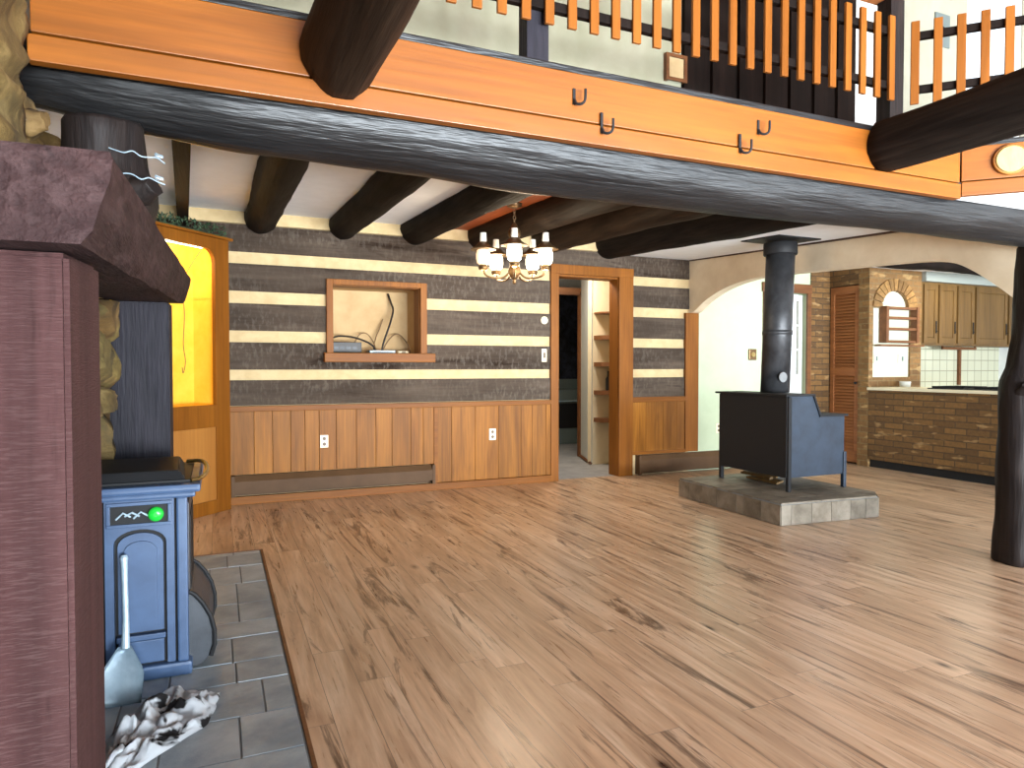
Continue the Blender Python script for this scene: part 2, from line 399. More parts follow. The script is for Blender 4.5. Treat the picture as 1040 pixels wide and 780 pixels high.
# ================================================================== SETTING
# floor: individual boards in one mesh
bm = B(); w = .137; x = -1.0
while x < 10.6:
    y = -3.6 - random.random()*1.2
    while y < 6.72:
        l = random.choice((1.2, 1.5, 1.8)); y2 = min(y+l, 6.74)
        if y2 > -3.6:
            vs = [bm.verts.new(p) for p in ((x+.0008,y+.0008,0),(x+w-.0008,y+.0008,0),(x+w-.0008,y2-.0008,0),(x+.0008,y2-.0008,0))]
            bm.faces.new(vs)
        y += l
    x += w
fl = struct('floor', bm, mt['floor'])
bm = B(); box(bm, -1.1, 10.7, -3.7, 6.76, -.12, -.003); struct('floor_base', bm, mt['grout'])
bm = B(); box(bm, 3.0, 6.3, 6.745, 12, -.12, -.001); struct('floor_hall', bm, mt['hallfloor'])
bm = B(); box(bm, 6.31, 30, 6.9, 40, -.3, -.15); struct('ground_outside', bm, mt['ground'])

# back wall: planks with chinking
WH = [(1.02,1.885,1.39,2.045), (3.44,4.213,-1,2.27)]
bm = B()
cut_boxes(bm, -.95, 5.21, 6.70, 6.86, 0, 2.75, WH, 1)
for za, zb in ((2.30,2.545),(1.945,2.192),(1.585,1.832),(1.228,1.478),(.90,1.132)):
    cut_boxes(bm, -.95, 5.205, 6.68, 6.70, za, zb, WH, 0)
struct('wall_back', bm, [mt['plank'], mt['chink']])
bm = B(); box(bm, -.95, 5.2, 6.66, 6.70, 2.55, 2.66, .003); struct('trim_1', bm, mt['chink'])
# pale wall past the arch, entry, brick return
bm = B(); cut_boxes(bm, 5.21, 7.17, 6.70, 6.86, 0, 2.75, [(6.42,7.12,-1,2.22)]); struct('wall_entry', bm, mt['palewall'])
bm = B(); box(bm, 7.17, 7.5, 6.68, 6.86, 0, 2.7); cut_boxes(bm, 0,0,0,0,0,0,[])
box(bm, 7.5, 7.62, 6.235, 6.685, 2.31, 2.7); box(bm, 7.52, 7.62, 6.68, 6.86, 0, 2.7)
box(bm, 7.60, 7.64, 6.235, 6.685, 0, 2.31)
struct('wall_brick', bm, mt['brick'])
# left wall, right wall, rear wall with window openings, gable wall over the loft
bm = B(); box(bm, -1.1, -.95, -3.7, 6.9, 0, 5.6); struct('wall_left', bm, mt['plaster'])
bm = B(); box(bm, 10.6, 10.75, -3.7, 6.9, 0, 5.6); struct('wall_right', bm, mt['plaster'])
RW = [(.2,2.2,.05,2.3),(2.5,4.5,.05,2.3),(4.8,6.8,.05,2.3),(7.4,9.4,.5,2.3),(.8,3.2,2.8,4.6),(3.6,6.2,2.8,4.6)]
bm = B(); cut_boxes(bm, -1.1, 10.75, -3.7, -3.55, 0, 5.6, RW); struct('wall_rear', bm, mt['plaster'])
for i, h in enumerate(RW):
    bm = B()
    for a, b_, c, d in ((h[0],h[0]+.06,h[2],h[3]),(h[1]-.06,h[1],h[2],h[3]),(h[0],h[1],h[2],h[2]+.06),(h[0],h[1],h[3]-.06,h[3]),((h[0]+h[1])/2-.03,(h[0]+h[1])/2+.03,h[2],h[3])):
        box(bm, a, b_, -3.66, -3.58, c, d)
    struct('window_%d' % (i+1), bm, mt['white'])
bm = B(); box(bm, -1.1, 10.75, -3.7, 4.42, 5.5, 5.6); struct('ceiling_roof', bm, mt['roof'])
# low ceilings under the loft (they fall a little towards the big log)
def slope_ceiling(name, x0, x1, zf, mat, y0=2.62, y1=6.7, t=.02):
    bm = B(); hexa(bm, [(x0,y0,zf(y0)),(x1,y0,zf(y0)),(x1,y1,zf(y1)),(x0,y1,zf(y1)),(x0,y0,zf(y0)+t),(x1,y0,zf(y0)+t),(x1,y1,zf(y1)+t),(x0,y1,zf(y1)+t)])
    return struct(name, bm, mat)
slope_ceiling('ceiling', -.95, 1.8, ZL, mt['plaster'])
slope_ceiling('ceiling_board', 1.8, 2.5, ZL, mt['ceil_lamplit'])
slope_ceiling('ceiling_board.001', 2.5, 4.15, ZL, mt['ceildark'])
slope_ceiling('ceiling_plaster', 4.15, 5.21, ZR, mt['plaster'], t=.14)
slope_ceiling('ceiling_entry', 5.21, 10.6, ZR, mt['plaster'], t=.14)
bm = B(); prism(bm, [(-.95,2.97),(10.6,2.97),(10.6,6.9),(-.95,6.9)], XY, 2.69, 2.715); struct('floor_loft', bm, mt['roof'])
# soffit of the angled corner of the loft
bm = B(); prism(bm, [(3.715,2.46),(5.025,1.15),(10.6,1.15),(10.6,2.5),(3.715,2.5)], XY, 2.172, 2.425); struct('ceiling_soffit', bm, mt['plaster'])
# arch wall
top = [(2.74,ZR(2.74)+.05),(6.7,2.58)]
arc = catmull([(6.7,1.90),(6.60,1.915),(6.38,2.03),(6.1,2.125),(5.78,2.178),(5.40,2.188),(4.6,2.15),(3.84,2.11),(3.52,2.06),(3.36,1.985),(3.18,1.85),(3.02,1.71),(2.88,1.56),(2.74,1.40)], 5)
bm = B(); prism(bm, top+[(p[0],p[1]) for p in arc], YZ, 5.21, 5.33); struct('wall_arch', bm, mt['creamwall'])
bm = B()
hexa(bm, [(5.195,2.74,ZR(2.74)-.02),(5.21,2.74,ZR(2.74)-.02),(5.21,6.69,ZR(6.69)-.012),(5.195,6.69,ZR(6.69)-.012),(5.195,2.74,ZR(2.74)),(5.21,2.74,ZR(2.74)),(5.21,6.69,ZR(6.69)),(5.195,6.69,ZR(6.69))])
struct('trim_2', bm, mt['ceildark'])
bm = B(); box(bm, 5.14, 5.33, 6.655, 6.70, .24, 1.90, .004); struct('trim_3', bm, mt['pinetrim'])
# door casing in the back wall
bm = B()
box(bm, 3.345, 3.44, 6.655, 6.70, 0, 2.275, .004); box(bm, 4.213, 4.40, 6.655, 6.70, 0, 2.275, .004)
box(bm, 3.345, 4.40, 6.65, 6.70, 2.272, 2.375, .004)
box(bm, 3.42, 3.444, 6.69, 6.87, 0, 2.27); box(bm, 4.209, 4.233, 6.69, 6.87, 0, 2.27); box(bm, 3.44, 4.213, 6.69, 6.87, 2.25, 2.275)
struct('trim_4', bm, mt['pinetrim'])

# wainscot (boards, cap, shoe) - two runs
def wainscot(name, x0, x1, zb, label_widths):
    bm = B(); x = x0; i = 0
    while x < x1-.01:
        wd = random.choice(label_widths); x2 = min(x+wd, x1)
        if x1-x2 < .05: x2 = x1
        box(bm, x+.0015, x2-.0015, 6.668, 6.70, zb, .845, .003); x = x2
    return bm
bm = wainscot('w', .10, 2.04, .27, (.13,.16,.19,.21)); b2 = wainscot('w', 2.04, 3.345, .075, (.13,.17,.2,.26))
me = bpy.data.meshes.new('t'); b2.to_mesh(me); b2.free(); bm.from_mesh(me); bpy.data.meshes.remove(me)
struct('wall_wainscot', bm, mt['pine'])
bm = B(); box(bm, .10, 3.345, 6.655, 6.70, .845, .895, .004); struct('trim_5', bm, mt['pinetrimx'])
bm = B(); box(bm, .10, 3.345, 6.645, 6.70, 0, .072, .004); box(bm, 2.02, 2.06, 6.655, 6.70, .07, .845, .003); struct('baseboard_back', bm, mt['pinetrimx'])
bm = wainscot('w', 4.40, 5.14, .24, (.16,.19,.24)); struct('wall_wainscot.001', bm, mt['pine'])
bm = B(); box(bm, 4.40, 5.14, 6.655, 6.70, .845, .905, .004); box(bm, 4.40, 5.14, 6.655, 6.70, .235, .275, .004); struct('trim_6', bm, mt['pinetrimx'])

# ------------------------------------------------------------------ entrance door and louvred door
d = thing('door_1', 'white half-glazed entrance door behind the black stovepipe', 'door', (6.77,6.78,0)); d['kind'] = 'structure'
bm = B(); cut_boxes(bm, 6.44, 7.10, 6.76, 6.80, .01, 2.2, [(6.55,7.035,1.16,2.12)]); obj('door_leaf', bm, mt['white'], d)
bm = B(); box(bm, 6.55, 7.035, 6.775, 6.785, 1.16, 2.12); obj('pane', bm, mt['glass'], d)
bm = B()
for k in range(1,3): box(bm, 6.55+k*.162-.011, 6.55+k*.162+.011, 6.765, 6.79, 1.16, 2.12)
for k in range(1,3): box(bm, 6.55, 7.035, 6.766, 6.791, 1.16+k*.32-.011, 1.16+k*.32+.011)
obj('muntin', bm, mt['white'], d)
bm = B(); lathe(bm, [(.012,0),(.028,.01),(.03,.03),(.012,.045)], (0,0,0), 14)
bmesh.ops.transform(bm, matrix=Matrix.Translation((6.49,6.755,1.0)) @ Matrix.Rotation(R(90),4,'X'), verts=bm.verts[:]); obj('door_knob', bm, mt['brass'], d)
bm = B(); box(bm, 6.36, 6.43, 6.67, 6.70, 0, 2.22, .004); box(bm, 7.10, 7.165, 6.67, 6.70, 0, 2.22, .004); box(bm, 6.34, 7.17, 6.665, 6.70, 2.21, 2.33, .004)
struct('trim_7', bm, mt['rackwood'])
d = thing('door_2', 'narrow reddish-brown louvred door set in the brick wall', 'door', (7.53,6.46,0)); d['kind'] = 'structure'
bm = B()
for ya, yb in ((6.24,6.30),(6.62,6.68)): box(bm, 7.515, 7.55, ya, yb, .03, 2.3, .003)
for za, zb in ((.03,.17),(1.14,1.24),(2.2,2.3)): box(bm, 7.515, 7.55, 6.30, 6.62, za, zb, .003)
obj('door_frame', bm, mt['louver'], d)
bm = B()
for za, zb in ((.17,1.14),(1.24,2.2)):
    n = int((zb-za)/.04)
    for k in range(n):
        z = za+(k+.5)*(zb-za)/n
        hexa(bm, [(7.518,6.30,z-.026),(7.542,6.30,z+.010),(7.542,6.62,z+.010),(7.518,6.62,z-.026),(7.519,6.30,z-.016),(7.544,6.30,z+.02),(7.544,6.62,z+.02),(7.519,6.62,z-.016)])
obj('louver', bm, mt['louver'], d)
bm = B(); lathe(bm, [(.01,0),(.018,.012),(.014,.03)], (0,0,0), 12)
bmesh.ops.transform(bm, matrix=Matrix.Translation((7.515,6.27,1.05)) @ Matrix.Rotation(R(-90),4,'Y'), verts=bm.verts[:]); obj('door_knob', bm, mt['irondark'], d)

# ------------------------------------------------------------------ hall beyond the doorway
bm = B(); box(bm, 4.41, 6.3, 7.62, 7.72, 0, 2.6); struct('wall_hall_shelf', bm, mt['hallwall'])
bm = B(); hexa(bm, [(4.40,7.60,0),(4.52,7.72,0),(4.74,8.35,0),(4.66,8.35,0),(4.40,7.60,2.6),(4.52,7.72,2.6),(4.74,8.35,2.6),(4.66,8.35,2.6)]); struct('wall_hall_side', bm, mt['white'])
bm = B(); box(bm, 4.64, 4.71, 8.35, 8.42, 0, 2.3, .004); box(bm, 3.2, 4.71, 8.35, 8.42, 2.25, 2.35, .004); struct('trim_8', bm, mt['rackwood'])
bm = B(); box(bm, 3.1, 3.2, 6.86, 11, 0, 2.6); struct('wall_hall_left', bm, mt['hallwall'])
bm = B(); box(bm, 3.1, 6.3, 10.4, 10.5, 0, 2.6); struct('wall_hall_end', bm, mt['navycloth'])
bm = B(); box(bm, 6.2, 6.3, 6.86, 10.5, 0, 2.6); struct('wall_hall_right', bm, mt['hallwall'])
bm = B(); box(bm, 3.1, 6.3, 6.86, 10.5, 2.6, 2.65); struct('ceiling_hall', bm, mt['plaster'])
bm = B(); sweep(bm, [(4.39,7.6,.02),(4.65,8.35,.02)], .02, 4); struct('baseboard_hall', bm, mt['rackwood'])
for i, (z, lab) in enumerate(((.55,'lowest brown shelf in the hall beyond the doorway'),(.90,'second-lowest brown shelf in the hall, small dark bottles standing on it'),
        (1.26,'middle brown shelf of five seen through the doorway, just above the dark bottles'),(1.60,'second-highest brown shelf on the beige hall wall'),(1.93,'thin topmost shelf on the beige hall wall'))):
    t = .055 if i < 4 else .02
    bm = B(); prism(bm, [(4.44,7.619),(5.4,7.619),(5.4,7.36),(4.56,7.36),(4.45,7.45)], XY, z, z+t)
    s = tag(recenter(obj('wall_shelf', bm, mt['rackwood'])), lab, 'shelf', 'hall shelves')
for k in range(3):
    bm = B(); lathe(bm, [(.028,0),(.032,.01),(.032,.15),(.014,.19),(.014,.24),(.016,.25)], (4.57+k*.075,7.48+.03*(k%2),.956), 12)
    tag(recenter(obj('bottle', bm, mt['irondark'])), 'small dark bottle on the second-lowest hall shelf', 'bottle', 'dark bottles on the hall shelf')
t = thing('kitchen_range', 'grey-green enamelled range at the dark far end of the hall', 'range', (5.33,10.1,0))
bm = B(); box(bm, 4.98, 5.68, 9.85, 10.38, 0, .88, .01); obj('body', bm, mt['greygoods'], t)
bm = B(); box(bm, 5.03, 5.63, 9.835, 9.85, .26, .66, .004); obj('oven_door', bm, mt['irondark'], t)
bm = B(); sweep(bm, [(5.07,9.81,.70),(5.59,9.81,.70)], .012, 8); box(bm, 5.07,5.09,9.81,9.85,.69,.71); box(bm, 5.57,5.59,9.81,9.85,.69,.71); obj('handle', bm, mt['steel'], t)
bm = B(); box(bm, 4.98, 5.68, 10.30, 10.38, .88, 1.05, .008); obj('back_panel', bm, mt['greygoods'], t)

# ================================================================== pass-through opening
bm = B()
box(bm, 1.0, 1.9, 7.22, 7.24, 1.3, 2.1); box(bm, .99, 1.01, 6.86, 7.24, 1.3, 2.1); box(bm, 1.895, 1.915, 6.86, 7.24, 1.3, 2.1)
box(bm, .99, 1.915, 6.86, 7.24, 2.05, 2.07); box(bm, .99, 1.915, 6.70, 7.24, 1.36, 1.388)
struct('wall_recess', bm, mt['tan'])
t = thing('window_7', 'orange wood framed recess opening in the dark plank wall', 'opening', (1.45,6.68,1.3)); t['kind'] = 'structure'
bm = B(); box(bm, .962, 1.022, 6.64, 6.70, 1.388, 2.09, .004); box(bm, 1.88, 1.945, 6.64, 6.70, 1.388, 2.09, .004); box(bm, 1.022, 1.88, 6.64, 6.70, 2.04, 2.09, .004)
box(bm, 1.015, 1.03, 6.69, 6.88, 1.388, 2.045); box(bm, 1.875, 1.89, 6.69, 6.88, 1.388, 2.045); box(bm, 1.02, 1.885, 6.69, 6.88, 2.035, 2.05)
obj('window_frame', bm, mt['pinetrim'], t)
bm = B(); box(bm, .935, 2.02, 6.60, 6.70, 1.30, 1.388, .006); obj('window_sill', bm, mt['pinetrimx'], t)
# electronics inside
t = thing('receiver', 'black electronics box among cables in the framed recess', 'electronics', (1.18,6.98,1.389))
bm = B(); box(bm, 1.04, 1.33, 6.84, 7.05, 1.395, 1.50, .006); obj('case', bm, mt['cable'], t)
bm = B()
for k in range(4): box(bm, 1.06+k*.06, 1.10+k*.06, 6.836, 6.842, 1.43, 1.455)
obj('button_row', bm, mt['pipe'], t)
for x in (1.07,1.30):
    for y in (6.87,7.02):
        bm = B(); lathe(bm, [(.012,1.389),(.012,1.397)], (x,y,0), 10); obj('foot', bm, mt['cable'], t)
t = thing('router', 'flat silver router lying in the framed recess', 'router', (1.53,6.88,1.389))
bm = B(); box(bm, 1.40, 1.66, 6.80, 6.95, 1.389, 1.42, .008); obj('case', bm, mt['steel'], t)
bm = B(); box(bm, 1.43, 1.63, 6.796, 6.801, 1.398, 1.408); obj('front_panel', bm, M('dim_grey', rgb(90,100,104), .4)[0], t)
t = thing('cable_box', 'small white adapter beside the silver router in the recess', 'adapter', (1.76,6.9,1.389))
bm = B(); box(bm, 1.70, 1.81, 6.85, 6.93, 1.389, 1.415, .008); obj('case', bm, mt['plate'], t)
bm = B(); box(bm, 1.735, 1.775, 6.845, 6.851, 1.397, 1.407); obj('socket', bm, mt['plateslot'], t)
def cable(pts, r, mat, lab):
    bm = B(); sweep(bm, [tuple(p) for p in catmull([V(p) for p in pts], 8)], r, 6)
    return tag(recenter(obj('cable', bm, mat)), lab, 'cable', 'cables in the recess')
cable([(1.68,7.2,2.03),(1.70,7.15,1.93),(1.71,7.10,1.85),(1.67,7.05,1.72),(1.60,7.0,1.55),(1.57,6.98,1.46),(1.56,6.965,1.40)], .011, mt['cable'], 'thick black cable hanging from the top of the recess')
cable([(1.03,6.90,1.53),(1.12,6.93,1.56),(1.25,6.96,1.555),(1.38,6.98,1.52),(1.47,6.985,1.47),(1.50,6.98,1.40)], .010, mt['cable'], 'black cable arching over the black box in the recess')
cable([(1.30,7.08,1.50),(1.36,7.1,1.59),(1.43,7.1,1.60),(1.49,7.07,1.52),(1.51,7.0,1.42)], .006, mt['cablebrown'], 'thin brown cable looped behind the black box')
cable([(1.58,7.04,1.42),(1.66,7.08,1.54),(1.74,7.1,1.60),(1.80,7.08,1.57),(1.85,7.02,1.48),(1.86,6.98,1.40)], .007, mt['cablebrown'], 'brown cable looped above the small white adapter')
cable([(1.50,7.1,1.43),(1.53,7.13,1.55),(1.58,7.16,1.66),(1.62,7.18,1.76)], .006, mt['cablebrown'], 'thin brown cable climbing the back of the recess')

# ================================================================== wall plates
def plate(x, z, y, lab, cat='outlet', kind='outlet', w=.075, h=.12):
    t = thing('wall_outlet' if kind == 'outlet' else 'light_switch', lab, cat, (x,y,z))
    bm = B(); box(bm, x-w/2, x+w/2, y-.008, y, z-h/2, z+h/2, .003); obj('cover_plate', bm, mt['plate'], t)
    if kind == 'outlet':
        for s in (-1,1):
            bm = B(); lathe(bm, [(.017,0),(.017,.003)], (0,0,0), 14)
            bmesh.ops.transform(bm, matrix=Matrix.Translation((x,y-.007,z+s*.026)) @ Matrix.Rotation(R(90),4,'X'), verts=bm.verts[:]); obj('socket', bm, mt['plateslot'], t)
    else:
        bm = B(); box(bm, x-.012, x+.012, y-.014, y-.007, z-.03, z+.03, .002); obj('toggle', bm, mt['plateslot'], t)
plate(.935, .545, 6.668, 'cream wall outlet in the pine wainscot above the long heater')
plate(2.66, .545, 6.668, 'cream wall outlet in the wainscot beside the doorway')
plate(3.27, 1.38, 6.68, 'cream light switch on a dark plank beside the doorway', 'switch', 'switch', .06, .14)
plate(5.67, .50, 6.70, 'cream outlet low on the pale wall under the arch')
t = thing('mounted_thermostat', 'small round white thermostat on the dark plank wall above the light switch', 'thermostat', (3.27,6.68,1.76))
for nm, pr, m in (('base_ring', [(.042,0),(.042,.012),(.034,.016)], 'plate'), ('dial', [(.03,.016),(.028,.03),(.01,.033)], 'white')):
    bm = B(); lathe(bm, pr, (0,0,0), 20); bmesh.ops.transform(bm, matrix=Matrix.Translation((3.27,6.68,1.76)) @ Matrix.Rotation(R(90),4,'X'), verts=bm.verts[:]); obj(nm, bm, mt[m], t)
t = thing('mounted_thermostat', 'square bronze thermostat on the pale wall left of the stovepipe', 'thermostat', (6.19,6.70,1.33))
bm = B(); box(bm, 6.13, 6.25, 6.675, 6.70, 1.34, 1.48, .01); obj('case', bm, mt['bronze'], t)
bm = B(); lathe(bm, [(.035,0),(.03,.012)], (0,0,0), 18); bmesh.ops.transform(bm, matrix=Matrix.Translation((6.19,6.676,1.41)) @ Matrix.Rotation(R(90),4,'X'), verts=bm.verts[:]); obj('dial', bm, mt['brass'], t)

# ================================================================== baseboard heaters
def heater(x0, x1, z0, z1, lab):
    t = thing('baseboard_heater', lab, 'heater', ((x0+x1)/2, 6.65, 0))
    bm = B()
    prism(bm, [(6.698,z0),(6.698,z1),(6.655,z1),(6.615,z1-.045),(6.61,z1-.05),(6.61,z0+.035),(6.622,z0+.035),(6.622,z1-.055),(6.66,z1-.02),(6.685,z1-.02),(6.685,z0)], YZ, x0+.03, x1-.03)
    obj('cover', bm, mt['heater'], t)
    bm = B(); sweep(bm, [(x0+.03,6.655,z0+.07),(x1-.03,6.655,z0+.07)], .013, 8)
    n = int((x1-x0)/.03)
    for k in range(n): 
        x = x0+.05+k*(x1-x0-.1)/n; box(bm, x, x+.003, 6.63, 6.683, z0+.04, z0+.12)
    obj('heating_element', bm, mt['irondark'], t)
    for a in (x0, x1-.032):
        bm = B(); box(bm, a, a+.032, 6.607, 6.699, z0, z1+.002, .004); obj('end_cap', bm, mt['heater'], t)
heater(.11, 2.02, .076, .265, 'long brown baseboard heater under the pine wainscot')
heater(4.46, 6.33, .01, .228, 'brown baseboard heater running below the pale wall behind the black stove')

# ================================================================== ceiling logs
def clog(x, r, lab, mat='logy', dx=0, seed=0, r2=None):
    bm = B(); y0, y1 = 2.62, 6.675
    rn = r2 or r*.92; y0 = 2.70; z0 = 2.545-rn; z1 = 2.475+r
    log(bm, [(x+dx,y0,z0),(x+dx*.5,(y0+y1)/2,(z0+z1)/2+.005),(x,y1,z1)], [rn,r*.97,r], seed=seed, wob=.014)
    o = recenter(obj('ceiling_log', bm, mt[mat])); tag(o, lab, 'log beam', 'ceiling logs'); o['kind'] = 'thing'
clog(.387, .142, 'stubby dark ceiling log, round end against the wall beside the corner cabinet', seed=1)
clog(1.12, .132, 'dark ceiling log above the framed recess', seed=2)
clog(1.82, .142, 'dark ceiling log between the framed recess and the chandelier', seed=3)
clog(2.53, .15, 'brown ceiling log just behind the chandelier', 'logyb', seed=4)
clog(3.25, .145, 'dark brown ceiling log ending above the doorway casing', 'logyb', seed=5)
clog(4.08, .19, 'thick black ceiling log bordering the white plaster over the stove', seed=6, r2=.135)
bm = B(); hexa(bm, [(-.155,2.64,2.40),(-.06,2.64,2.40),(-.215,6.67,2.49),(-.30,6.67,2.49),(-.155,2.64,2.49),(-.06,2.64,2.49),(-.215,6.67,2.65),(-.30,6.67,2.65)], .006)
o = tag(recenter(obj('ceiling_log', bm, mt['logy'])), 'thin square black ceiling beam over the yellow corner cabinet', 'log beam', 'ceiling logs'); o['kind'] = 'thing'

# ================================================================== the long log, its posts
bm = B()
log(bm, [(-.545,2.67,2.215),(-.25,2.67,2.195),(.1,2.67,2.18),(2,2.67,2.165),(4.6,2.67,2.175),(6.2,2.67,2.18)], [.115,.14,.158,.168,.162,.16], seg=36, wob=.018, seed=9, freq=1.6)
# scars and knots on its face
o = recenter(obj('log_girder', bm, mt['logx'])); tag(o, 'long black log girder spanning the room below the orange loft board', 'log beam'); o['kind'] = 'thing'
t = thing('log_post', 'gnarled dark log post with a knot standing on the wood floor', 'post', (4.70,2.70,0))
bm = B()
log(bm, [(4.70,2.70,.012),(4.705,2.70,.5),(4.71,2.70,.98),(4.715,2.70,1.13),(4.745,2.70,1.25),(4.77,2.70,1.45),(4.78,2.70,2.01)], [.135,.125,.118,.125,.10,.088,.09], seg=28, step=.045, wob=.02, seed=11, freq=3)
obj('trunk', bm, mt['logz'], t)
bm = B(); log(bm, [(4.64,2.65,1.10),(4.61,2.615,1.135)], [.05,.028], seg=14, step=.02, wob=.012, seed=4); obj('knot', bm, mt['logz'], t)
bm = B(); log(bm, [(4.66,2.60,.62),(4.65,2.575,.63)], [.03,.02], seg=12, step=.02, wob=.008, seed=5); obj('knot', bm, mt['logz'], t)
# short post standing on the mantel
t = thing('short_log_post', 'short dark log post wedged between the mantel and the long log', 'post', (-.36,2.6,1.66))
bm = B(); log(bm, [(-.325,2.60,1.665),(-.315,2.60,1.80),(-.335,2.60,1.90),(-.34,2.58,2.04)], [.125,.135,.12,.115], seg=24, step=.03, wob=.02, seed=21, freq=3); obj('trunk', bm, mt['logz'], t)
bm = B(); log(bm, [(-.22,2.52,1.82),(-.185,2.49,1.83)], [.05,.032], seg=14, step=.02, wob=.014, seed=23); obj('knot', bm, mt['logz'], t)
bm = B()
for zz, s0 in ((1.925,1), (1.855,2)):
    w_ = [V((-.30+.022*k, 2.46-.02*math.sin(k*.5+.4)+.004*math.sin(k*3.1*s0), zz+.006*math.sin(k*2.3+s0)-.002*k)) for k in range(8)]
    sweep(bm, [tuple(p) for p in catmull(w_, 4)], .0020, 5)
    w_ = [V((-.165+.014*math.cos(k*2.1), 2.47+.008*math.sin(k*2), zz+.002+.007*math.sin(k*1.7))) for k in range(9)]
    sweep(bm, [tuple(p) for p in catmull(w_, 4)], .0014, 5)
obj('wire_twist', bm, mt['steel'], t)

# ================================================================== loft edge: board, railing, logs above
t = thing('fascia_board', 'wide orange wood board facing the loft edge, hooks screwed into it', 'fascia', (1.6,2.45,2.15))
bm = B(); box(bm, -.495, 3.676, 2.435, 2.47, 2.243, 2.428, .003); obj('upper_board', bm, mt['fascia'], t)
bm = B(); box(bm, -.502, 3.676, 2.428, 2.47, 2.155, 2.233, .003); obj('lower_board', bm, mt['fascia'], t)
bm = B(); box(bm, -.48, 3.66, 2.471, 2.49, 2.16, 2.428); obj('groove_shade', bm, mt['irondark'], t)  # black strip added so the groove between the boards reads as shade
bm = B(); box(bm, -.48, 3.60, 2.436, 2.60, 2.429, 2.455, .003); obj('cap_strip', bm, mt['logx'], t)
DR = R(-45); t = thing('fascia_board', 'angled orange wood board at the loft corner carrying a pale round disc', 'fascia', (3.682,2.43,2.15), DR)
def dloc(bm, name, mat, par):   # bm given in the angled board's own frame
    bmesh.ops.transform(bm, matrix=OFF[par.name], verts=bm.verts[:]); return obj(name, bm, mat, par)
bm = B(); box(bm, 0, 1.85, 0, .035, .100, .278, .003); dloc(bm, 'upper_board', mt['fasciad'], t)
bm = B(); box(bm, 0, 1.85, -.006, .035, .02, .092, .003); dloc(bm, 'lower_board', mt['fasciad'], t)
bm = B(); box(bm, .03, 1.85, .036, .041, .03, .278); dloc(bm, 'groove_shade', mt['irondark'], t)  # black strip added as groove shade, as on the straight board
bm = B(); box(bm, .08, 1.85, 0, .16, .279, .305, .003); dloc(bm, 'cap_strip', mt['logx'], t)
w = thing('wooden_disc', 'pale round slice of wood fixed to the angled orange board', 'plaque', (3.835,2.277,2.26), DR)
bm = B(); lathe(bm, [(.076,0),(.079,.006),(.079,.016),(.074,.02)], (0,0,0), 30)
bmesh.ops.transform(bm, matrix=OFF[w.name] @ Matrix.Translation((0,-.001,.078)) @ Matrix.Rotation(R(90),4,'X'), verts=bm.verts[:]); obj('rim', bm, mt['cabpanel'], w)
bm = B(); lathe(bm, [(.068,.0195),(.068,.026),(.064,.028)], (0,0,0), 30)
bmesh.ops.transform(bm, matrix=OFF[w.name] @ Matrix.Translation((0,-.001,.078)) @ Matrix.Rotation(R(90),4,'X'), verts=bm.verts[:]); obj('face', bm, mt['wafer'], w)
# hooks
for x, z, tall, lab in ((1.333,2.335,0,'small black hook high on the orange board, nearest the chandelier side'),(1.457,2.235,1,'black hook with a tall back plate, below and beside the highest small hook'),
                  (2.173,2.245,1,'black hook with a tall back plate, low on the board towards the corner post'),(2.284,2.345,0,'small black hook high on the orange board, nearest the loft corner')):
    yf = 2.435 if z > 2.29 else 2.428
    t = thing('wall_hook', lab, 'hook', (x,yf,z), 0, 'hooks on the orange board')
    bm = B(); box(bm, x-.016, x-.004, yf-.006, yf, z-.035, z+(.05 if tall else .03), .002); obj('back_plate', bm, mt['irondark'], t)
    bm = B(); sweep(bm, [tuple(p) for p in catmull([V(p) for p in ((x-.01,yf-.006,z-.015),(x-.008,yf-.02,z-.036),(x+.006,yf-.035,z-.04),(x+.018,yf-.042,z-.025),(x+.02,yf-.042,z+.018))], 5)], .0055, 8); obj('hook_arm', bm, mt['irondark'], t)
# railings
t = thing('loft_railing', 'orange picket railing along the straight loft edge', 'railing', (1.7,3.0,2.735))
for k in range(-12, 24):
    x = .981+.1228*k
    if x > 3.83: continue
    bm = B(); box(bm, x-.0235, x+.0235, 2.945, 2.963, 2.885, 3.395, .003); obj('picket', bm, mt['picket'], t)
for z in (2.96, 3.29):
    bm = B(); box(bm, -.6, 3.86, 2.965, 3.0, z, z+.045, .003); obj('rail', bm, mt['loftdark'], t)
for x in (1.435, ):
    bm = B(); box(bm, x-.058, x+.058, 3.0, 3.1, 2.716, 3.5, .004); obj('post', bm, mt['post_skytint'], t)
t = thing('loft_railing', 'orange picket railing on the angled side of the loft corner', 'railing', (3.96,3.0,2.45), DR)
for k in range(0, 14):
    x = .07+.1228*k
    bm = B(); box(bm, x-.0235, x+.0235, -.02, -.002, .435, .945, .003); dloc(bm, 'picket', mt['picket'], t)
for z in (.51, .84):
    bm = B(); box(bm, .06, 1.75, 0, .035, z, z+.045, .003); dloc(bm, 'rail', mt['loftdark'], t)
bm = B(); box(bm, 1.7, 1.8, 0.035, .135, .001, 1.0, .004); dloc(bm, 'post', mt['post_skytint'], t)
bm = B(); box(bm, 3.86, 3.98, 3.0, 3.1, 2.716, 3.55, .004)
o = tag(recenter(obj('corner_post', bm, mt['logz'])), 'black square post where the two loft railings meet', 'post')
bm = B(); box(bm, -.9, 3.97, 2.98, 3.12, 3.551, 3.75, .005)
o = tag(recenter(obj('loft_header', bm, mt['roof'])), 'brown wooden header over the black loft corner post', 'header')
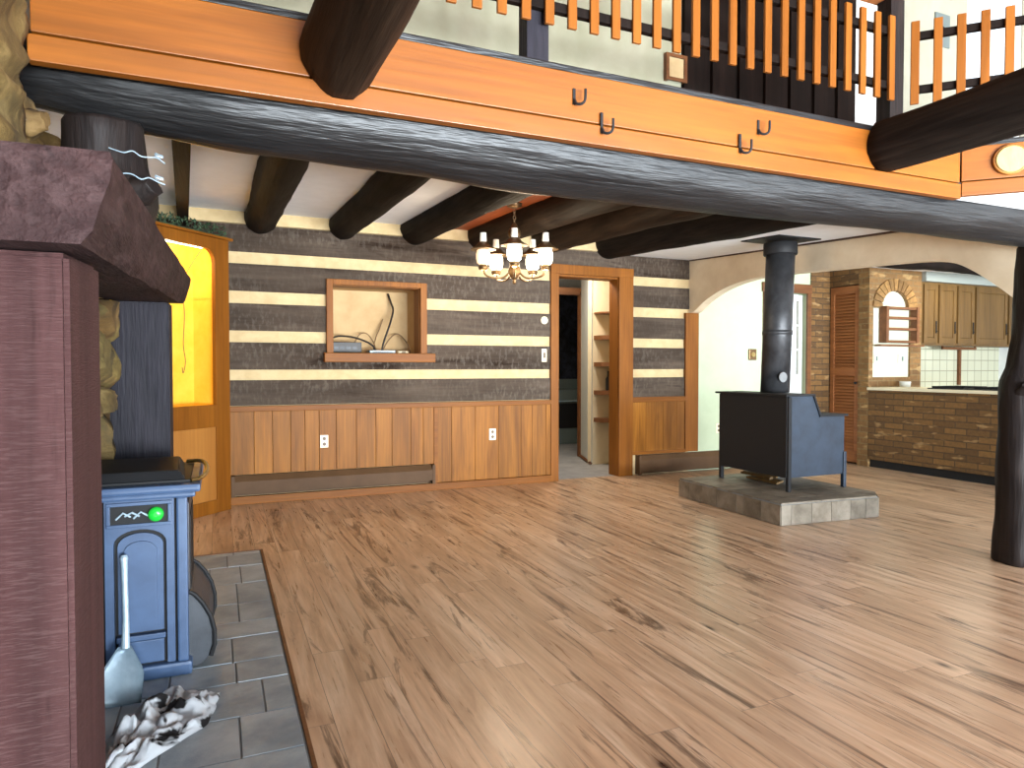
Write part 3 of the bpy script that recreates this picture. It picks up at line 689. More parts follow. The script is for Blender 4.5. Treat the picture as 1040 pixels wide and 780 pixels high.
# big logs above
bm = B(); log(bm, [(.40,2.428,2.312),(.42,1.0,2.315),(.43,-3.5,2.32)], [.126,.13,.135], seg=36, wob=.012, seed=31)
o = tag(recenter(obj('tie_log', bm, mt['logyb'])), 'thick dark brown log running overhead into the orange board near the fireplace', 'log beam', 'overhead tie logs'); o['kind'] = 'thing'
bm = B(); log(bm, [(3.09,2.43,2.355),(3.09,.6,2.36),(3.09,-3.5,2.36)], [.126,.13,.135], seg=36, wob=.012, seed=33)
o = tag(recenter(obj('tie_log', bm, mt['logy'])), 'thick black log running into the orange board at the loft corner', 'log beam', 'overhead tie logs'); o['kind'] = 'thing'
# loft walls
bm = B(); box(bm, -.95, 3.26, 4.3, 4.4, 2.735, 5.5); struct('wall_loft', bm, mt['loftwall'])
bm = B(); box(bm, 3.26, 5.10, 4.3, 4.4, 2.735, 5.5)
for k in range(7): box(bm, 3.27+k*.265, 3.27+k*.265+.12, 4.27, 4.3, 2.735, 5.5)
struct('wall_loft_dark', bm, mt['loftdark'])
bm = B(); box(bm, 5.10, 5.62, 4.3, 4.4, 2.735, 5.5); struct('wall_loft_white', bm, mt['white'])
bm = B(); cut_boxes(bm, 5.62, 10.6, 4.3, 4.4, 2.735, 5.5, [(6.56,7.4,3.2,5.0)]); struct('wall_loft_cream', bm, mt['loftcream'])
bm = B()
for a, b_, c, dd in ((6.56,6.6,3.2,5.0),(7.36,7.4,3.2,5.0),(6.56,7.4,3.2,3.25),(6.56,7.4,4.95,5.0),(6.96,7.0,3.2,5.0)): box(bm, a, b_, 4.31, 4.37, c, dd)
struct('window_8', bm, mt['white'])
t = thing('picture_frame', 'small dark framed picture low on the grey-green loft wall', 'picture', (3.21,4.3,3.4))
bm = B(); cut_boxes(bm, 3.10, 3.29, 4.262, 4.27, 3.40, 3.60, [(3.125,3.265,3.425,3.575)]); box(bm, 3.10,3.125,4.27,4.299,3.40,3.60); box(bm, 3.265,3.29,4.27,4.299,3.40,3.60); obj('frame', bm, mt['rackwood'], t)
bm = B(); box(bm, 3.125, 3.265, 4.275, 4.28, 3.425, 3.575); obj('picture', bm, mt['chink'], t)
t = thing('wall_plaque', 'small grey plaque on the cream loft wall beyond the black corner post', 'plaque', (6.2,4.3,4.3))
bm = B(); box(bm, 6.1, 6.3, 4.285, 4.299, 4.22, 4.52, .004); obj('board', bm, mt['greygoods'], t)
bm = B(); lathe(bm, [(.05,0),(.03,.012),(.01,.016)], (0,0,0), 7); bmesh.ops.transform(bm, matrix=Matrix.Translation((6.2,4.285,4.36)) @ Matrix.Rotation(R(90),4,'X'), verts=bm.verts[:]); obj('relief', bm, mt['irondark'], t)

# ================================================================== fireplace
def stone_block(bm, x0, x1, y0, y1, z0, z1, amp=.05, step=.022, sc_=3.4, face='X'):
    """stone facing towards +X: displaced grid closed to the back"""
    ny = max(2, int((y1-y0)/step)); nz = max(2, int((z1-z0)/step)); g = {}
    for i in range(ny+1):
        for k in range(nz+1):
            y = y0+(y1-y0)*i/ny; z = z0+(z1-z0)*k/nz; p = V((0, y*sc_*.8, z*sc_*1.25))
            dd, _ = noise.voronoi(p); e = min(1, max(0, (dd[1]-dd[0])*3.2)); e = e*e*(3-2*e)
            h = amp*(e-.55) + .018*noise.noise(p*4)
            g[i,k] = bm.verts.new((x1+h, y, z)); 
    b0 = {}
    for i in range(ny+1):
        for k in (0, nz): b0[i,k] = bm.verts.new((x0, g[i,k].co.y, g[i,k].co.z))
    for k in range(1, nz):
        for i in (0, ny): b0[i,k] = bm.verts.new((x0, g[i,k].co.y, g[i,k].co.z))
    for i in range(ny):
        for k in range(nz):
            f = bm.faces.new((g[i,k], g[i+1,k], g[i+1,k+1], g[i,k+1])); f.smooth = True
    for i in range(ny):
        for k in (0, nz): bm.faces.new((g[i,k], b0[i,k], b0[i+1,k], g[i+1,k]))
    for k in range(nz):
        for i in (0, ny): bm.faces.new((g[i,k], g[i,k+1], b0[i,k+1], b0[i,k]))
    bm.faces.new([b0[i,0] for i in range(ny+1)]+[b0[ny,k] for k in range(1,nz+1)]+[b0[i,nz] for i in range(ny-1,-1,-1)]+[b0[0,k] for k in range(nz-1,0,-1)])
t = thing('stone_fireplace', 'tan fieldstone fireplace and chimney between the two maroon timbers', 'fireplace', (-.75,2.4,0))
bm = B(); stone_block(bm, -.94, -.488, .2, 2.40, 1.40, 5.4, .04); obj('chimney_breast', bm, mt['stone'], t)
bm = B(); stone_block(bm, -.94, -.55, 2.40, 3.7, 1.40, 2.10, .05); obj('chimney_breast', bm, mt['stone'], t)
bm = B(); stone_block(bm, -.94, -.44, 1.56, 3.70, 1.06, 1.56, .07)
for v in bm.verts: v.co.z += (1.418+.0576*(v.co.y-1.10)-.012-1.56)*(v.co.z-1.06)/.5
obj('lintel', bm, mt['stone'], t)
bm = B(); stone_block(bm, -.94, -.44, 1.56, 2.2, .024, 1.06, .06); obj('jamb', bm, mt['stone'], t)
bm = B(); stone_block(bm, -.94, -.47, 3.64, 3.70, .024, 1.06, .05); obj('jamb', bm, mt['stone'], t)
bm = B(); box(bm, -.94, -.92, 2.2, 3.64, .024, 1.06); obj('firebox', bm, mt['irondark'], t)
bm = B(); log(bm, [(-.51,2.475,1.985),(-.475,2.465,1.99)], [.045,.03], seg=14, step=.02, wob=.02, seed=44); obj('rubble_stone', bm, mt['stone'], t)
# mantel: rough sawn timber, tilted a little
bm = B()
nseg = 22; rings = []
def lerp(a, b, f): return a+(b-a)*f
for i in range(nseg+1):
    f = i/nseg; y = lerp(1.10, 4.12, f); zt = lerp(1.548, 1.735, f); zb = lerp(1.418, 1.592, f); xr = lerp(-.131, -.125, f)
    j = lambda s: .010*noise.noise(V((s*7.1, y*3.1, s*2.3)))
    c = .016
    prof = [(-.46,zb),(xr-.042+j(1),zb+j(2)*.6),(xr-.030+j(3),zb+.018+j(3)*.5),(xr-.014+j(4),(zb*.6+zt*.4)),(xr-.003+j(5),(zb*.3+zt*.7)),(xr+.003+j(6)*.5,zt-.008),(xr-.006+j(7)*.5,zt+j(7)*.3),(-.44,zt),(-.46,zt)]
    rings.append([bm.verts.new((px, y, pz)) for px, pz in prof])
for a, b_ in zip(rings, rings[1:]):
    for k in range(len(a)): bm.faces.new((a[k], a[(k+1)%len(a)], b_[(k+1)%len(a)], b_[k]))
bm.faces.new(rings[0][::-1]); bm.faces.new(rings[-1])
o = tag(recenter(obj('mantel', bm, mt['mantel'])), 'rough maroon timber mantel jutting out over the fireplace', 'mantel')
def timber(x0, x1, y0, y1, z0, za, zb, mat, lab, bev=.008):
    """za, zb: height at the near and far side, following the mantel's underside"""
    bm = B(); n = 16; cs = [(x0,y0),(x1,y0),(x1,y1),(x0,y1)]; rg = []
    hexa(bm, [(x0,y0,z0),(x1,y0,z0),(x1,y1,z0),(x0,y1,z0),(x0,y0,za),(x1,y0,za),(x1,y1,zb),(x0,y1,zb)], bev)
    return tag(recenter(obj('timber_post', bm, mat)), lab, 'post', 'fireplace timbers')
zm = lambda y: 1.418+(1.592-1.418)*(y-1.10)/3.02
timber(-.46, -.202, 1.205, 1.50, .025, zm(1.205)-.003, zm(1.50)-.003, mt['maroon'], 'massive maroon timber upright in front, under the near end of the mantel')
timber(-.47, -.212, 3.75, 4.02, .025, zm(3.75)-.003, zm(4.02)-.003, mt['post_skytint'], 'dark upright timber behind the pellet stove')
random.seed(21)
# hearth of slate tiles
t = thing('slate_hearth', 'blue-grey slate tile hearth along the fireplace', 'hearth', (-.3,2.2,0))
bm = B(); box(bm, -.94, .258, -2, 4.87, .001, .0175); obj('mortar_bed', bm, mt['grout'], t)
bm = B(); y = -2.0; row = 0
while y < 4.86:
    l = random.choice((.2,.28,.28,.36)); y2 = min(y+l, 4.865); x = -.93; 
    while x < .25:
        wd = random.choice((.17,.24,.3,.34)); x2 = min(x+wd, .254)
        if .254-x2 < .09: x2 = .254
        if y2-y > .03: box(bm, x+.004, x2-.003, y+.004, y2-.003, .010, .020+random.random()*.002, .002)
        x = x2
    y = y2
obj('slate_tile', bm, mt['slate'], t)
bm = B(); box(bm, .259, .275, -2, 4.885, .001, .022, .003); box(bm, -.94, .259, 4.871, 4.885, .001, .022, .003); obj('edge_strip', bm, mt['rackwood'], t)

# ---------------- pellet stove
t = thing('pellet_stove', 'sky-tinted cast iron pellet stove standing on the slate hearth', 'stove', (-.38,3.3,.022))
x0, x1, ya, yb = -.66, -.112, 3.0, 3.58; z0 = .023
bm = B(); box(bm, x0+.03, x1-.02, ya+.025, yb-.025, z0+.05, .735, .006); obj('body', bm, mt['irondark'], t)  # matt black stands in for shade in the gaps around the panels
bm = B(); box(bm, x0, x1+.012, ya-.012, yb+.012, z0, z0+.055, .012); obj('base_plinth', bm, mt['iron_skytint'], t)
bm = B(); box(bm, x0-.01, x1+.03, ya-.02, yb+.02, .735, .758, .008); box(bm, x0-.02, x1+.05, ya-.04, yb+.04, .757, .79, .012); obj('top_plate', bm, mt['iron_skytint'], t)
bm = B(); box(bm, x0+.02, x1+.01, ya+.02, yb, .79, .80); hexa(bm, [(x0+.04,ya+.03,.80),(x1-.005,ya+.03,.80),(x1-.03,yb-.02,.80),(x0+.04,yb-.02,.80),(x0+.06,ya+.055,.835),(x1-.03,ya+.055,.835),(x1-.05,yb-.04,.835),(x0+.06,yb-.04,.835)], .004)
lid = obj('hopper_lid', bm, mt['irondark'], t)
# side facing the camera: stiles, panel with arch, vent with dial
def side_panel(y):
    bm = B()
    # outer frame with an arched opening
    xa, xb = -.40, -.160; ia, ib = xa+.030, xb-.028; zb, zs = z0+.06, .565
    n = 12; arcp = [((ia+ib)/2+(ib-ia)/2*math.cos(PI*k/n), zs+.055*math.sin(PI*k/n)) for k in range(n+1)]
    left = [(xa,zb),(ia,zb),(ia,zs)] + arcp[::-1][1:n//2+1] + [((ia+ib)/2,.735),(xa,.735)]
    # frame split in two halves about the centre line, leaving the vent opening as a separate panel in front
    right = [(xb,zb),(ib,zb),(ib,zs)] + arcp[1:n//2+1] + [((ia+ib)/2,.735),(xb,.735)]
    prism(bm, left, XZ, y-.002, y+.03); prism(bm, right[::-1], XZ, y-.002, y+.03)
    return bm, ia, ib, zb, zs
bm, ia, ib, zb, zs = side_panel(ya); sp = obj('side_panel', bm, mt['iron_skytint'], t)
bm = B(); n = 12
def archpoly(xa, xb, za, zs, h): return [(xa,za),(xb,za),(xb,zs)]+[((xa+xb)/2+(xb-xa)/2*math.cos(PI*k/n), zs+h*math.sin(PI*k/n)) for k in range(1,n)]+[(xa,zs)]
prism(bm, archpoly(ia+.012, ib-.012, zb+.13, zs-.012, .05), XZ, ya+.012, ya+.03)
prism(bm, archpoly(ia+.034, ib-.034, zb+.155, zs-.035, .042), XZ, ya+.002, ya+.02)
box(bm, ia+.012, ib-.012, ya+.006, ya+.03, zb+.005, zb+.095, .004); box(bm, ia+.006, ib-.006, ya-.006, ya+.03, zb+.10, zb+.122, .004)
obj('arched_panel', bm, mt['iron_skytint'], sp)
bm = B(); box(bm, -.392, -.168, ya-.014, ya-.001, .632, .645, .002); box(bm, -.392, -.168, ya-.014, ya-.001, .715, .728, .002); box(bm, -.392,-.379,ya-.014,ya-.001,.645,.715,.002); box(bm, -.181,-.168,ya-.014,ya-.001,.645,.715,.002); obj('control_bezel', bm, mt['iron_skytint'], t)
bm = B(); box(bm, -.379, -.181, ya-.006, ya-.001, .645, .715); pl = obj('control_panel', bm, mt['irondark'], t)
bm = B()
for k in range(3): sweep(bm, [(-.36+k*.03,ya-.008,.665+.01*(k%2)),(-.335+k*.03,ya-.014,.69),(-.31+k*.03,ya-.008,.672)], .004, 6)
obj('lever', bm, mt['steel'], pl)
bm = B(); lathe(bm, [(.027,0),(.027,.02),(.020,.028),(.008,.03)], (0,0,0), 18); bmesh.ops.transform(bm, matrix=Matrix.Translation((-.222,ya-.006,.678)) @ Matrix.Rotation(R(90),4,'X'), verts=bm.verts[:]); obj('dial', bm, mt['dial'], pl)
for xa, xb in ((-.152,-.112),): 
    bm = B(); box(bm, xa, xb, ya-.006, ya+.06, z0+.055, .735, .008); obj('corner_pilaster', bm, mt['iron_skytint'], t)
bm = B(); box(bm, -.152, -.112, yb-.06, yb+.006, z0+.055, .735, .008); obj('corner_pilaster', bm, mt['iron_skytint'], t)
bm = B(); box(bm, x1-.025, x1+.004, ya+.07, yb-.07, .12, .70, .008); fd = obj('front_door', bm, mt['iron'], t)
bm = B(); box(bm, x1+.004, x1+.007, ya+.12, yb-.12, .30, .64); obj('glass_window', bm, mt['irondark'], fd)
bm = B()   # bowed ash lip at the foot of the front
lipp = [(-.112,.34),(-.09,.325),(-.06,.285),(-.032,.23),(-.018,.17),(-.018,.11),(-.032,.065),(-.065,.035),(-.112,.026)]
prism(bm, [(p[0]-.006,p[1]) for p in lipp], XZ, ya+.05, yb-.05); lp = obj('ash_lip', bm, mt['iron'], t)
for yy in (ya+.045, yb-.045):
    bm = B(); sweep(bm, [(p[0],yy,p[1]) for p in lipp[:7]], .009, 8); obj('lip_rail', bm, mt['irondark'], lp)
bm = B(); sweep(bm, [tuple(p) for p in catmull([V(p) for p in ((-.10,ya+.02,.795),(-.062,ya+.06,.80),(-.045,ya+.16,.805),(-.042,ya+.29,.81),(-.055,ya+.42,.815),(-.08,ya+.50,.815),(-.13,ya+.53,.81))], 5)], .009, 8); obj('brass_rail', bm, mt['brass'], t)
bm = B(); lathe(bm, [(.05,.8),(.05,1.04)], (-.58,3.45,0), 18); obj('flue', bm, mt['irondark'], t)

# ---------------- shovel leaning on the stove
t = thing('ash_shovel', 'pale steel ash shovel leaning upright against the pellet stove', 'shovel', (-.335,2.84,.022))
hp = [(-.332,2.973,.52),(-.328,2.95,.43),(-.322,2.918,.30),(-.322,2.893,.20)]
bm = B(); sweep(bm, hp, [.0125,.0105,.011,.015], 10); obj('handle', bm, mt['steel'], t)
bm = B(); sweep(bm, [(-.332,2.976,.53),(-.332,2.973,.52),(-.332,2.970,.505)], [.010,.0145,.012], 10); obj('grip_end', bm, mt['steel'], t)
bm = B()
def bl(s, f):   # blade surface, f from throat to tip
    wdt = (.022+.052*min(1, f*2.2)); y = lerp(2.90, 2.80, f); z = lerp(.205, .026, f)
    return V((-.325+s*wdt - .012*f, y+.012*abs(s)**2*-1, z+.004*abs(s)))
gv = [[bm.verts.new(bl(-1+2*i/8, k/8)) for i in range(9)] for k in range(9)]
for k in range(8):
    for i in range(8): bm.faces.new((gv[k][i], gv[k][i+1], gv[k+1][i+1], gv[k+1][i])).smooth = True
r = bmesh.ops.solidify(bm, geom=bm.faces[:], thickness=.004); obj('blade', bm, mt['steel'], t)
# ---------------- crumpled sooty cloth
bm = B(); N = 44
def ragpt(i, k):
    u, v = i/N*2-1, k/N*2-1
    ax = V((.45,.893,0)); bx = V((-.893,.45,0)); c = V((-.20,2.56,0))
    ln, wd = .28, .11+.035*math.sin(3*u+1)
    p = c+ax*(u*ln)+bx*(v*wd) + V((.02*noise.noise(V((u*3,v*3,1))), .03*noise.noise(V((u*3,v*3,5))),0))
    e = max(0, 1-max(abs(u),abs(v))**4)
    h = abs(noise.noise(V((u*3.2+4,v*2.4,2))))*.075 + abs(noise.noise(V((u*8,v*6,7))))*.03
    p.z = .026+e*(h+.012); return p
gv = [[bm.verts.new(ragpt(i,k)) for i in range(N+1)] for k in range(N+1)]
for k in range(N):
    for i in range(N): bm.faces.new((gv[k][i], gv[k][i+1], gv[k+1][i+1], gv[k+1][i])).smooth = True
bmesh.ops.solidify(bm, geom=bm.faces[:], thickness=.003)
tag(recenter(obj('crumpled_cloth', bm, mt['rag'])), 'crumpled white cloth with black smudges lying on the slate hearth', 'cloth')

# ================================================================== corner cabinet
cabR = R(-135); t = thing('corner_cabinet', 'orange wood corner cabinet with a lit yellow display niche', 'cabinet', (.10,6.48,0), cabR)
def cl(bm, name, mat, par): bmesh.ops.transform(bm, matrix=OFF[t.name], verts=bm.verts[:]); return obj(name, bm, mat, par)
W = 1.0
bm = B()
box(bm, 0, .155, -.03, .01, 0, 2.35, .004); box(bm, W-.155, W, -.03, .01, 0, 2.35, .004)
box(bm, .155, W-.155, -.03, .01, 0, .115, .004); box(bm, .155, W-.155, -.03, .01, .74, .93, .004); box(bm, .155, W-.155, -.03, .01, 2.255, 2.35, .004)
r = .11; cx = [(.155,2.256),(.155,2.256-r)]+[(.155+r-r*math.cos(a), 2.256-r+r*math.sin(a)) for a in [PI/2*k/8 for k in range(1,9)]]
prism(bm, cx, XZ, -.03, .008); prism(bm, [(W-x,z) for x,z in cx][::-1], XZ, -.03, .008)
cl(bm, 'frame', mt['pinetrim'], t)
bm = B(); box(bm, .155, W-.155, -.022, .0, .115, .74, .003); dr = cl(bm, 'door', mt['cabpanel'], t)
bm = B(); lathe(bm, [(.008,0),(.016,.012),(.012,.026)], (0,0,0), 12); bmesh.ops.transform(bm, matrix=Matrix.Translation((W-.2,.0,.45)) @ Matrix.Rotation(R(-90),4,'X'), verts=bm.verts[:]); cl(bm, 'knob', mt['irondark'], dr)
bm = B()
box(bm, .10, .12, -.28, -.03, .9, 2.33); box(bm, W-.12, W-.10, -.28, -.03, .9, 2.33); box(bm, .10, W-.10, -.30, -.28, .9, 2.33); box(bm, .12, W-.12, -.28, -.03, .905, .928); box(bm, .12, W-.12, -.28, -.03, 2.30, 2.33)
cl(bm, 'niche_lining', mt['yellow'], t)
bm = B(); box(bm, .12, W-.12, -.275, -.05, 1.83, 1.842, .002); cl(bm, 'glass_shelf', mt['glass'], t)
bm = B(); box(bm, .2, W-.2, -.10, -.06, 2.262, 2.298, .004); cl(bm, 'lamp_tube', mt['tubelamp'], t)
bm = B(); sweep(bm, [tuple(p) for p in catmull([V(p) for p in ((.22,-.06,2.26),(.225,-.27,2.0),(.22,-.272,1.7),(.235,-.272,1.45),(.215,-.272,1.3),(.24,-.272,1.2),(.25,-.272,1.25))], 8)], .003, 5); cl(bm, 'lamp_wire', mt['cablebrown'], t)
bm = B(); prism(bm, [(-.03,-.03),(W+.03,-.03),(W+.03,.03),(-.03,.03)], XY, 2.351, 2.372); cl(bm, 'cornice', mt['pinetrimx'], t)
# greenery on top
bm = B(); rng = random.Random(3)
for k in range(230):
    s = rng.uniform(.0, .9); c = V((s, rng.uniform(-.03,.03), 2.386+rng.uniform(.0,.075)*(1-.3*abs(s-.4))))
    c = OFF[t.name] @ c; a = V((rng.uniform(-1,1), rng.uniform(-1,1), rng.uniform(.15,.9))).normalized(); b_ = a.cross(V((rng.uniform(-1,1),rng.uniform(-1,1),1))).normalized()
    L, Wd = rng.uniform(.03,.05), .009; nrm = a.cross(b_)*.004
    q = [c, c+a*L*.5+b_*Wd+nrm, c+a*L, c+a*L*.5-b_*Wd+nrm]
    vs = [bm.verts.new(p) for p in q]; bm.faces.new(vs)
sweep(bm, [tuple(OFF[t.name] @ V((.9*k/10, .01*math.sin(k*2), 2.379+.004*(k%2)))) for k in range(11)], .006, 6)
o = recenter(obj('garland', bm, mt['green'])); tag(o, 'dark green leafy garland lying on top of the corner cabinet', 'garland')

random.seed(22)
# ================================================================== island stove platform
t = thing('stove_platform', 'low grey slate-tiled platform under the black wood stove', 'platform', (4.7,4.7,0))
poly = [(4.06,4.06),(5.06,3.99),(5.20,4.13),(5.20,5.40),(4.10,5.40)]
bm = B(); prism(bm, [(lerp(p[0],4.65,.012),lerp(p[1],4.7,.012)) for p in poly], XY, .001, .172); obj('core', bm, mt['grout'], t)
bm = B(); y = 4.0
def clipx(y):   # x range of the platform at y
    xl = 4.06+.04*max(0,(y-4.06))/1.34; xr = 5.20 if y > 4.13 else 5.06+(y-3.99)
    return xl, xr
while y < 5.39:
    l = random.choice((.2,.24,.3)); y2 = min(y+l, 5.395)
    xl, xr = clipx((y+y2)/2 if y > 4.1 else y2); x = xl+.005
    while x < xr-.01:
        wd = random.choice((.2,.26,.32)); x2 = min(x+wd, xr-.005)
        if xr-x2 < .09: x2 = xr-.005
        yy0 = max(y, 4.065-.07*(x-4.06)) if y < 4.1 else y
        ny_ = lambda q: y+.003 if y > 4.1 else 4.068-.07*(min(q,5.06)-4.06)+max(0, q-5.06)
        hexa(bm, [(x+.003,ny_(x+.003),.165),(x2-.003,ny_(x2-.003),.165),(x2-.003,y2-.003,.165),(x+.003,y2-.003,.165),(x+.003,ny_(x+.003),.18),(x2-.003,ny_(x2-.003),.18),(x2-.003,y2-.003,.18),(x+.003,y2-.003,.18)])
        x = x2
    y = y2
obj('top_tile', bm, mt['slateside'], t)
bm = B()
n = len(poly)
for i in range(n):
    a, b_ = V((*poly[i],0)), V((*poly[(i+1)%n],0)); L = (b_-a).length; dn = (b_-a).normalized(); nn = V((dn.y,-dn.x,0)); s = 0
    while s < L-.01:
        l = random.choice((.1,.16,.2,.26)); s2 = min(s+l, L)
        if L-s2 < .06: s2 = L
        p, q = a+dn*(s+.002), a+dn*(s2-.002)
        pp = [p+nn*.004, q+nn*.004, q-nn*.012, p-nn*.012]
        hexa(bm, [(*w_.xy,.004) for w_ in pp]+[(*w_.xy,.163) for w_ in pp]); s = s2
obj('side_tile', bm, mt['slateside'], t)

# ---------------- black wood stove
t = thing('wood_stove', 'black step-top wood stove with stovepipe on the slate platform', 'stove', (4.8,4.8,.181))
sx0, sx1, sy0, sy1 = 4.47, 5.155, 4.39, 5.27
prof = [(sx0+.01,.30),(sx1-.015,.30),(sx1-.015,.815),(sx0+.36,.835),(sx0+.295,1.0),(sx0+.01,1.0)]
bm = B(); prism(bm, prof, XZ, sy0+.012, sy1-.012); bmesh.ops.bevel(bm, geom=bm.edges[:], offset=.006, segments=2, affect='EDGES'); obj('firebox', bm, mt['stoveside'], t)
bm = B(); box(bm, sx0-.006, sx0+.01, sy0+.02, sy1-.02, .30, 1.0, .004); obj('back_plate', bm, mt['irondark'], t)  # matt black paints the stove side turned away from the daylight
bm = B(); box(bm, sx0-.035, sx0+.30, sy0-.005, sy1+.02, 1.0, 1.018, .004)
hexa(bm, [(sx0+.285,sy0,.995),(sx0+.30,sy0,1.0),(sx0+.375,sy0,.835),(sx0+.36,sy0,.83),(sx0+.285,sy1,.995),(sx0+.30,sy1,1.0),(sx0+.375,sy1,.835),(sx0+.36,sy1,.83)])
box(bm, sx0+.36, sx1+.012, sy0-.004, sy1+.004, .816, .836, .004); obj('step_top', bm, mt['irondark'], t)
for x in (sx0, sx1-.034):
    for y in (sy0, sy1-.036):
        bm = B(); box(bm, x, x+.034, y, y+.036, .181, .50 if x > 4.6 else .995, .004); obj('leg', bm, mt['stoveside'] if x > 4.6 else mt['irondark'], t)
bm = B(); box(bm, sx1-.012, sx1+.012, sy0+.16, sy1-.16, .38, .76, .008); dd = obj('firebox_door', bm, mt['iron'], t)
bm = B(); sweep(bm, [(sx1+.012,sy0+.22,.56),(sx1+.05,sy0+.22,.56),(sx1+.055,sy0+.22,.48)], .009, 8); obj('handle', bm, mt['steel'], dd)
px, py = 4.76, 4.85; ztop = ZR(py)
bm = B(); lathe(bm, [(.128,1.018),(.128,2.30)], (px,py,0), 30, (.042,0)); pp = obj('stovepipe', bm, mt['pipe'], t)
bm = B(); lathe(bm, [(.133,1.55),(.133,1.59)], (px+.022,py,0), 30, (.042,0)); obj('joint_band', bm, mt['pipe'], pp)
bm = B(); lathe(bm, [(.05,0),(.045,.008)], (0,0,0), 16); bmesh.ops.transform(bm, matrix=Matrix.Translation((px-.03,py-.126,1.16)) @ Matrix.Rotation(R(90),4,'X'), verts=bm.verts[:]); obj('damper_plate', bm, M('dull_grey_metal', rgb(120,120,120), .5, .3)[0], pp)
bm = B(); lathe(bm, [(.146,2.29),(.15,2.30),(.15,2.395),(.146,2.40)], (px+.052,py,0), 30); obj('collar', bm, mt['irondark'], pp)
bm = B(); hexa(bm, [(px-.2,py-.24,ZR(py-.24)-.012),(px+.3,py-.24,ZR(py-.24)-.012),(px+.3,py+.24,ZR(py+.24)-.012),(px-.2,py+.24,ZR(py+.24)-.012),(px-.2,py-.24,ZR(py-.24)-.001),(px+.3,py-.24,ZR(py-.24)-.001),(px+.3,py+.24,ZR(py+.24)-.001),(px-.2,py+.24,ZR(py+.24)-.001)]); obj('ceiling_plate', bm, mt['irondark'], pp)
# kindling under the stove
rng = random.Random(5)
for k in range(7):
    a = rng.uniform(-.1,.1); c = V((4.66+.045*(k%4), 4.9+.02*k, .197+.034*(k//4)))
    dv = V((math.sin(a), math.cos(a), 0))*.2
    bm = B(); sweep(bm, [tuple(c-dv), tuple(c+V((0,0,.004))), tuple(c+dv)], [.012,.014,.011], 6)
    tag(recenter(obj('kindling_stick', bm, mt['oak'])), 'pale kindling stick lying under the black wood stove', 'stick', 'kindling under the wood stove')

# ================================================================== chandelier
cx, cy = 2.25, 5.15; cz = ZL(cy)
t = thing('chandelier', 'bronze five-lamp chandelier with glowing glass globes', 'chandelier', (cx,cy,2.0))
bm = B(); lathe(bm, [(.065,cz-.001),(.06,cz-.025),(.02,cz-.04)], (cx,cy,0), 20); obj('canopy', bm, mt['bronze'], t)
bm = B()
z = cz-.04; k = 0
while z > 2.42:
    ang = (k%2)*PI/2; pts = [V((cx+.011*math.cos(a)*math.cos(ang), cy+.011*math.cos(a)*math.sin(ang), z-.016+.02*math.sin(a))) for a in [2*PI*i/10 for i in range(10)]]
    sweep(bm, [tuple(p) for p in pts], .003, 5, True); z -= .03; k += 1
obj('chain', bm, mt['bronze'], t)
bm = B(); lathe(bm, [(.012,2.43),(.03,2.40),(.05,2.365),(.055,2.33),(.03,2.30),(.018,2.27),(.018,2.12),(.04,2.08),(.055,2.04),(.045,2.0),(.02,1.975),(.012,1.96),(.018,1.945),(.006,1.93)], (cx,cy,0), 22); obj('column', bm, mt['lampmetal'], t)
fa = math.atan2(-cy, -cx)     # towards the room side
for k in range(5):
    a = fa + 2*PI*k/5; ux, uy = math.cos(a), math.sin(a); r = .265
    bx, by = cx+ux*r, cy+uy*r; zg = 2.075
    bm = B(); sweep(bm, [tuple(p) for p in catmull([V((cx+ux*s, cy+uy*s, zz)) for s, zz in ((.03,2.04),(.09,1.985),(.17,1.975),(.24,1.995),(.265,2.04))], 6)], .009, 8)
    arm = obj('arm', bm, mt['lampmetal'], t)
    bm = B(); lathe(bm, [(.014,2.03),(.035,2.04),(.042,2.06),(.03,2.078)], (bx,by,0), 18); obj('lamp_base', bm, mt['lampmetal'], arm)
    dim = (k == 4)
    bm = B(); lathe(bm, [(.03,2.078),(.05,2.092),(.058,2.125),(.058,2.165),(.05,2.195),(.034,2.21)], (bx,by,0), 22); obj('globe', bm, mt['globedim' if dim else 'globe'], arm)
    bm = B(); lathe(bm, [(.105,2.198),(.104,2.204),(.06,2.232),(.034,2.26),(.026,2.262),(.026,2.256),(.056,2.228),(.098,2.199)], (bx,by,0), 24); obj('shade', bm, mt['lampmetal'], arm)
    bm = B(); lathe(bm, [(.026,2.262),(.028,2.28),(.025,2.32),(.025,2.335)], (bx,by,0), 18); obj('glass_chimney', bm, mt['chimney'], arm)
    L = bpy.data.lights.new('chandelier_bulb', 'POINT'); L.energy = 2 if dim else 7; L.color = (1,.78,.52); L.shadow_soft_size = .05
    lo = bpy.data.objects.new('chandelier_bulb', L); C.objects.link(lo); lo.location = (bx+ux*.0, by+uy*.0, 2.02); lo.parent = None

# ================================================================== kitchen beyond the arch
t = thing('brick_peninsula', 'waist-high brown brick kitchen counter with a cream worktop', 'counter', (7.6,4.6,0))
bm = B(); box(bm, 7.5, 7.62, 3.0, 6.075, .10, .965); obj('brick_front', bm, mt['brick'], t)
bm = B(); box(bm, 7.54, 8.1, 3.0, 6.075, .001, .10); obj('toe_kick', bm, mt['irondark'], t)
bm = B(); box(bm, 7.625, 8.1, 3.0, 6.075, .10, .965); obj('cabinet_base', bm, mt['oak'], t)
bm = B(); box(bm, 7.47, 8.14, 2.98, 6.078, .966, 1.0, .006); obj('worktop', bm, mt['counter'], t)
t = thing('cooktop', 'black cooktop with grates on the brick counter', 'cooktop', (7.8,4.9,1.001))
bm = B(); box(bm, 7.56, 8.06, 4.45, 5.35, 1.001, 1.012, .003); obj('hob_plate', bm, mt['irondark'], t)
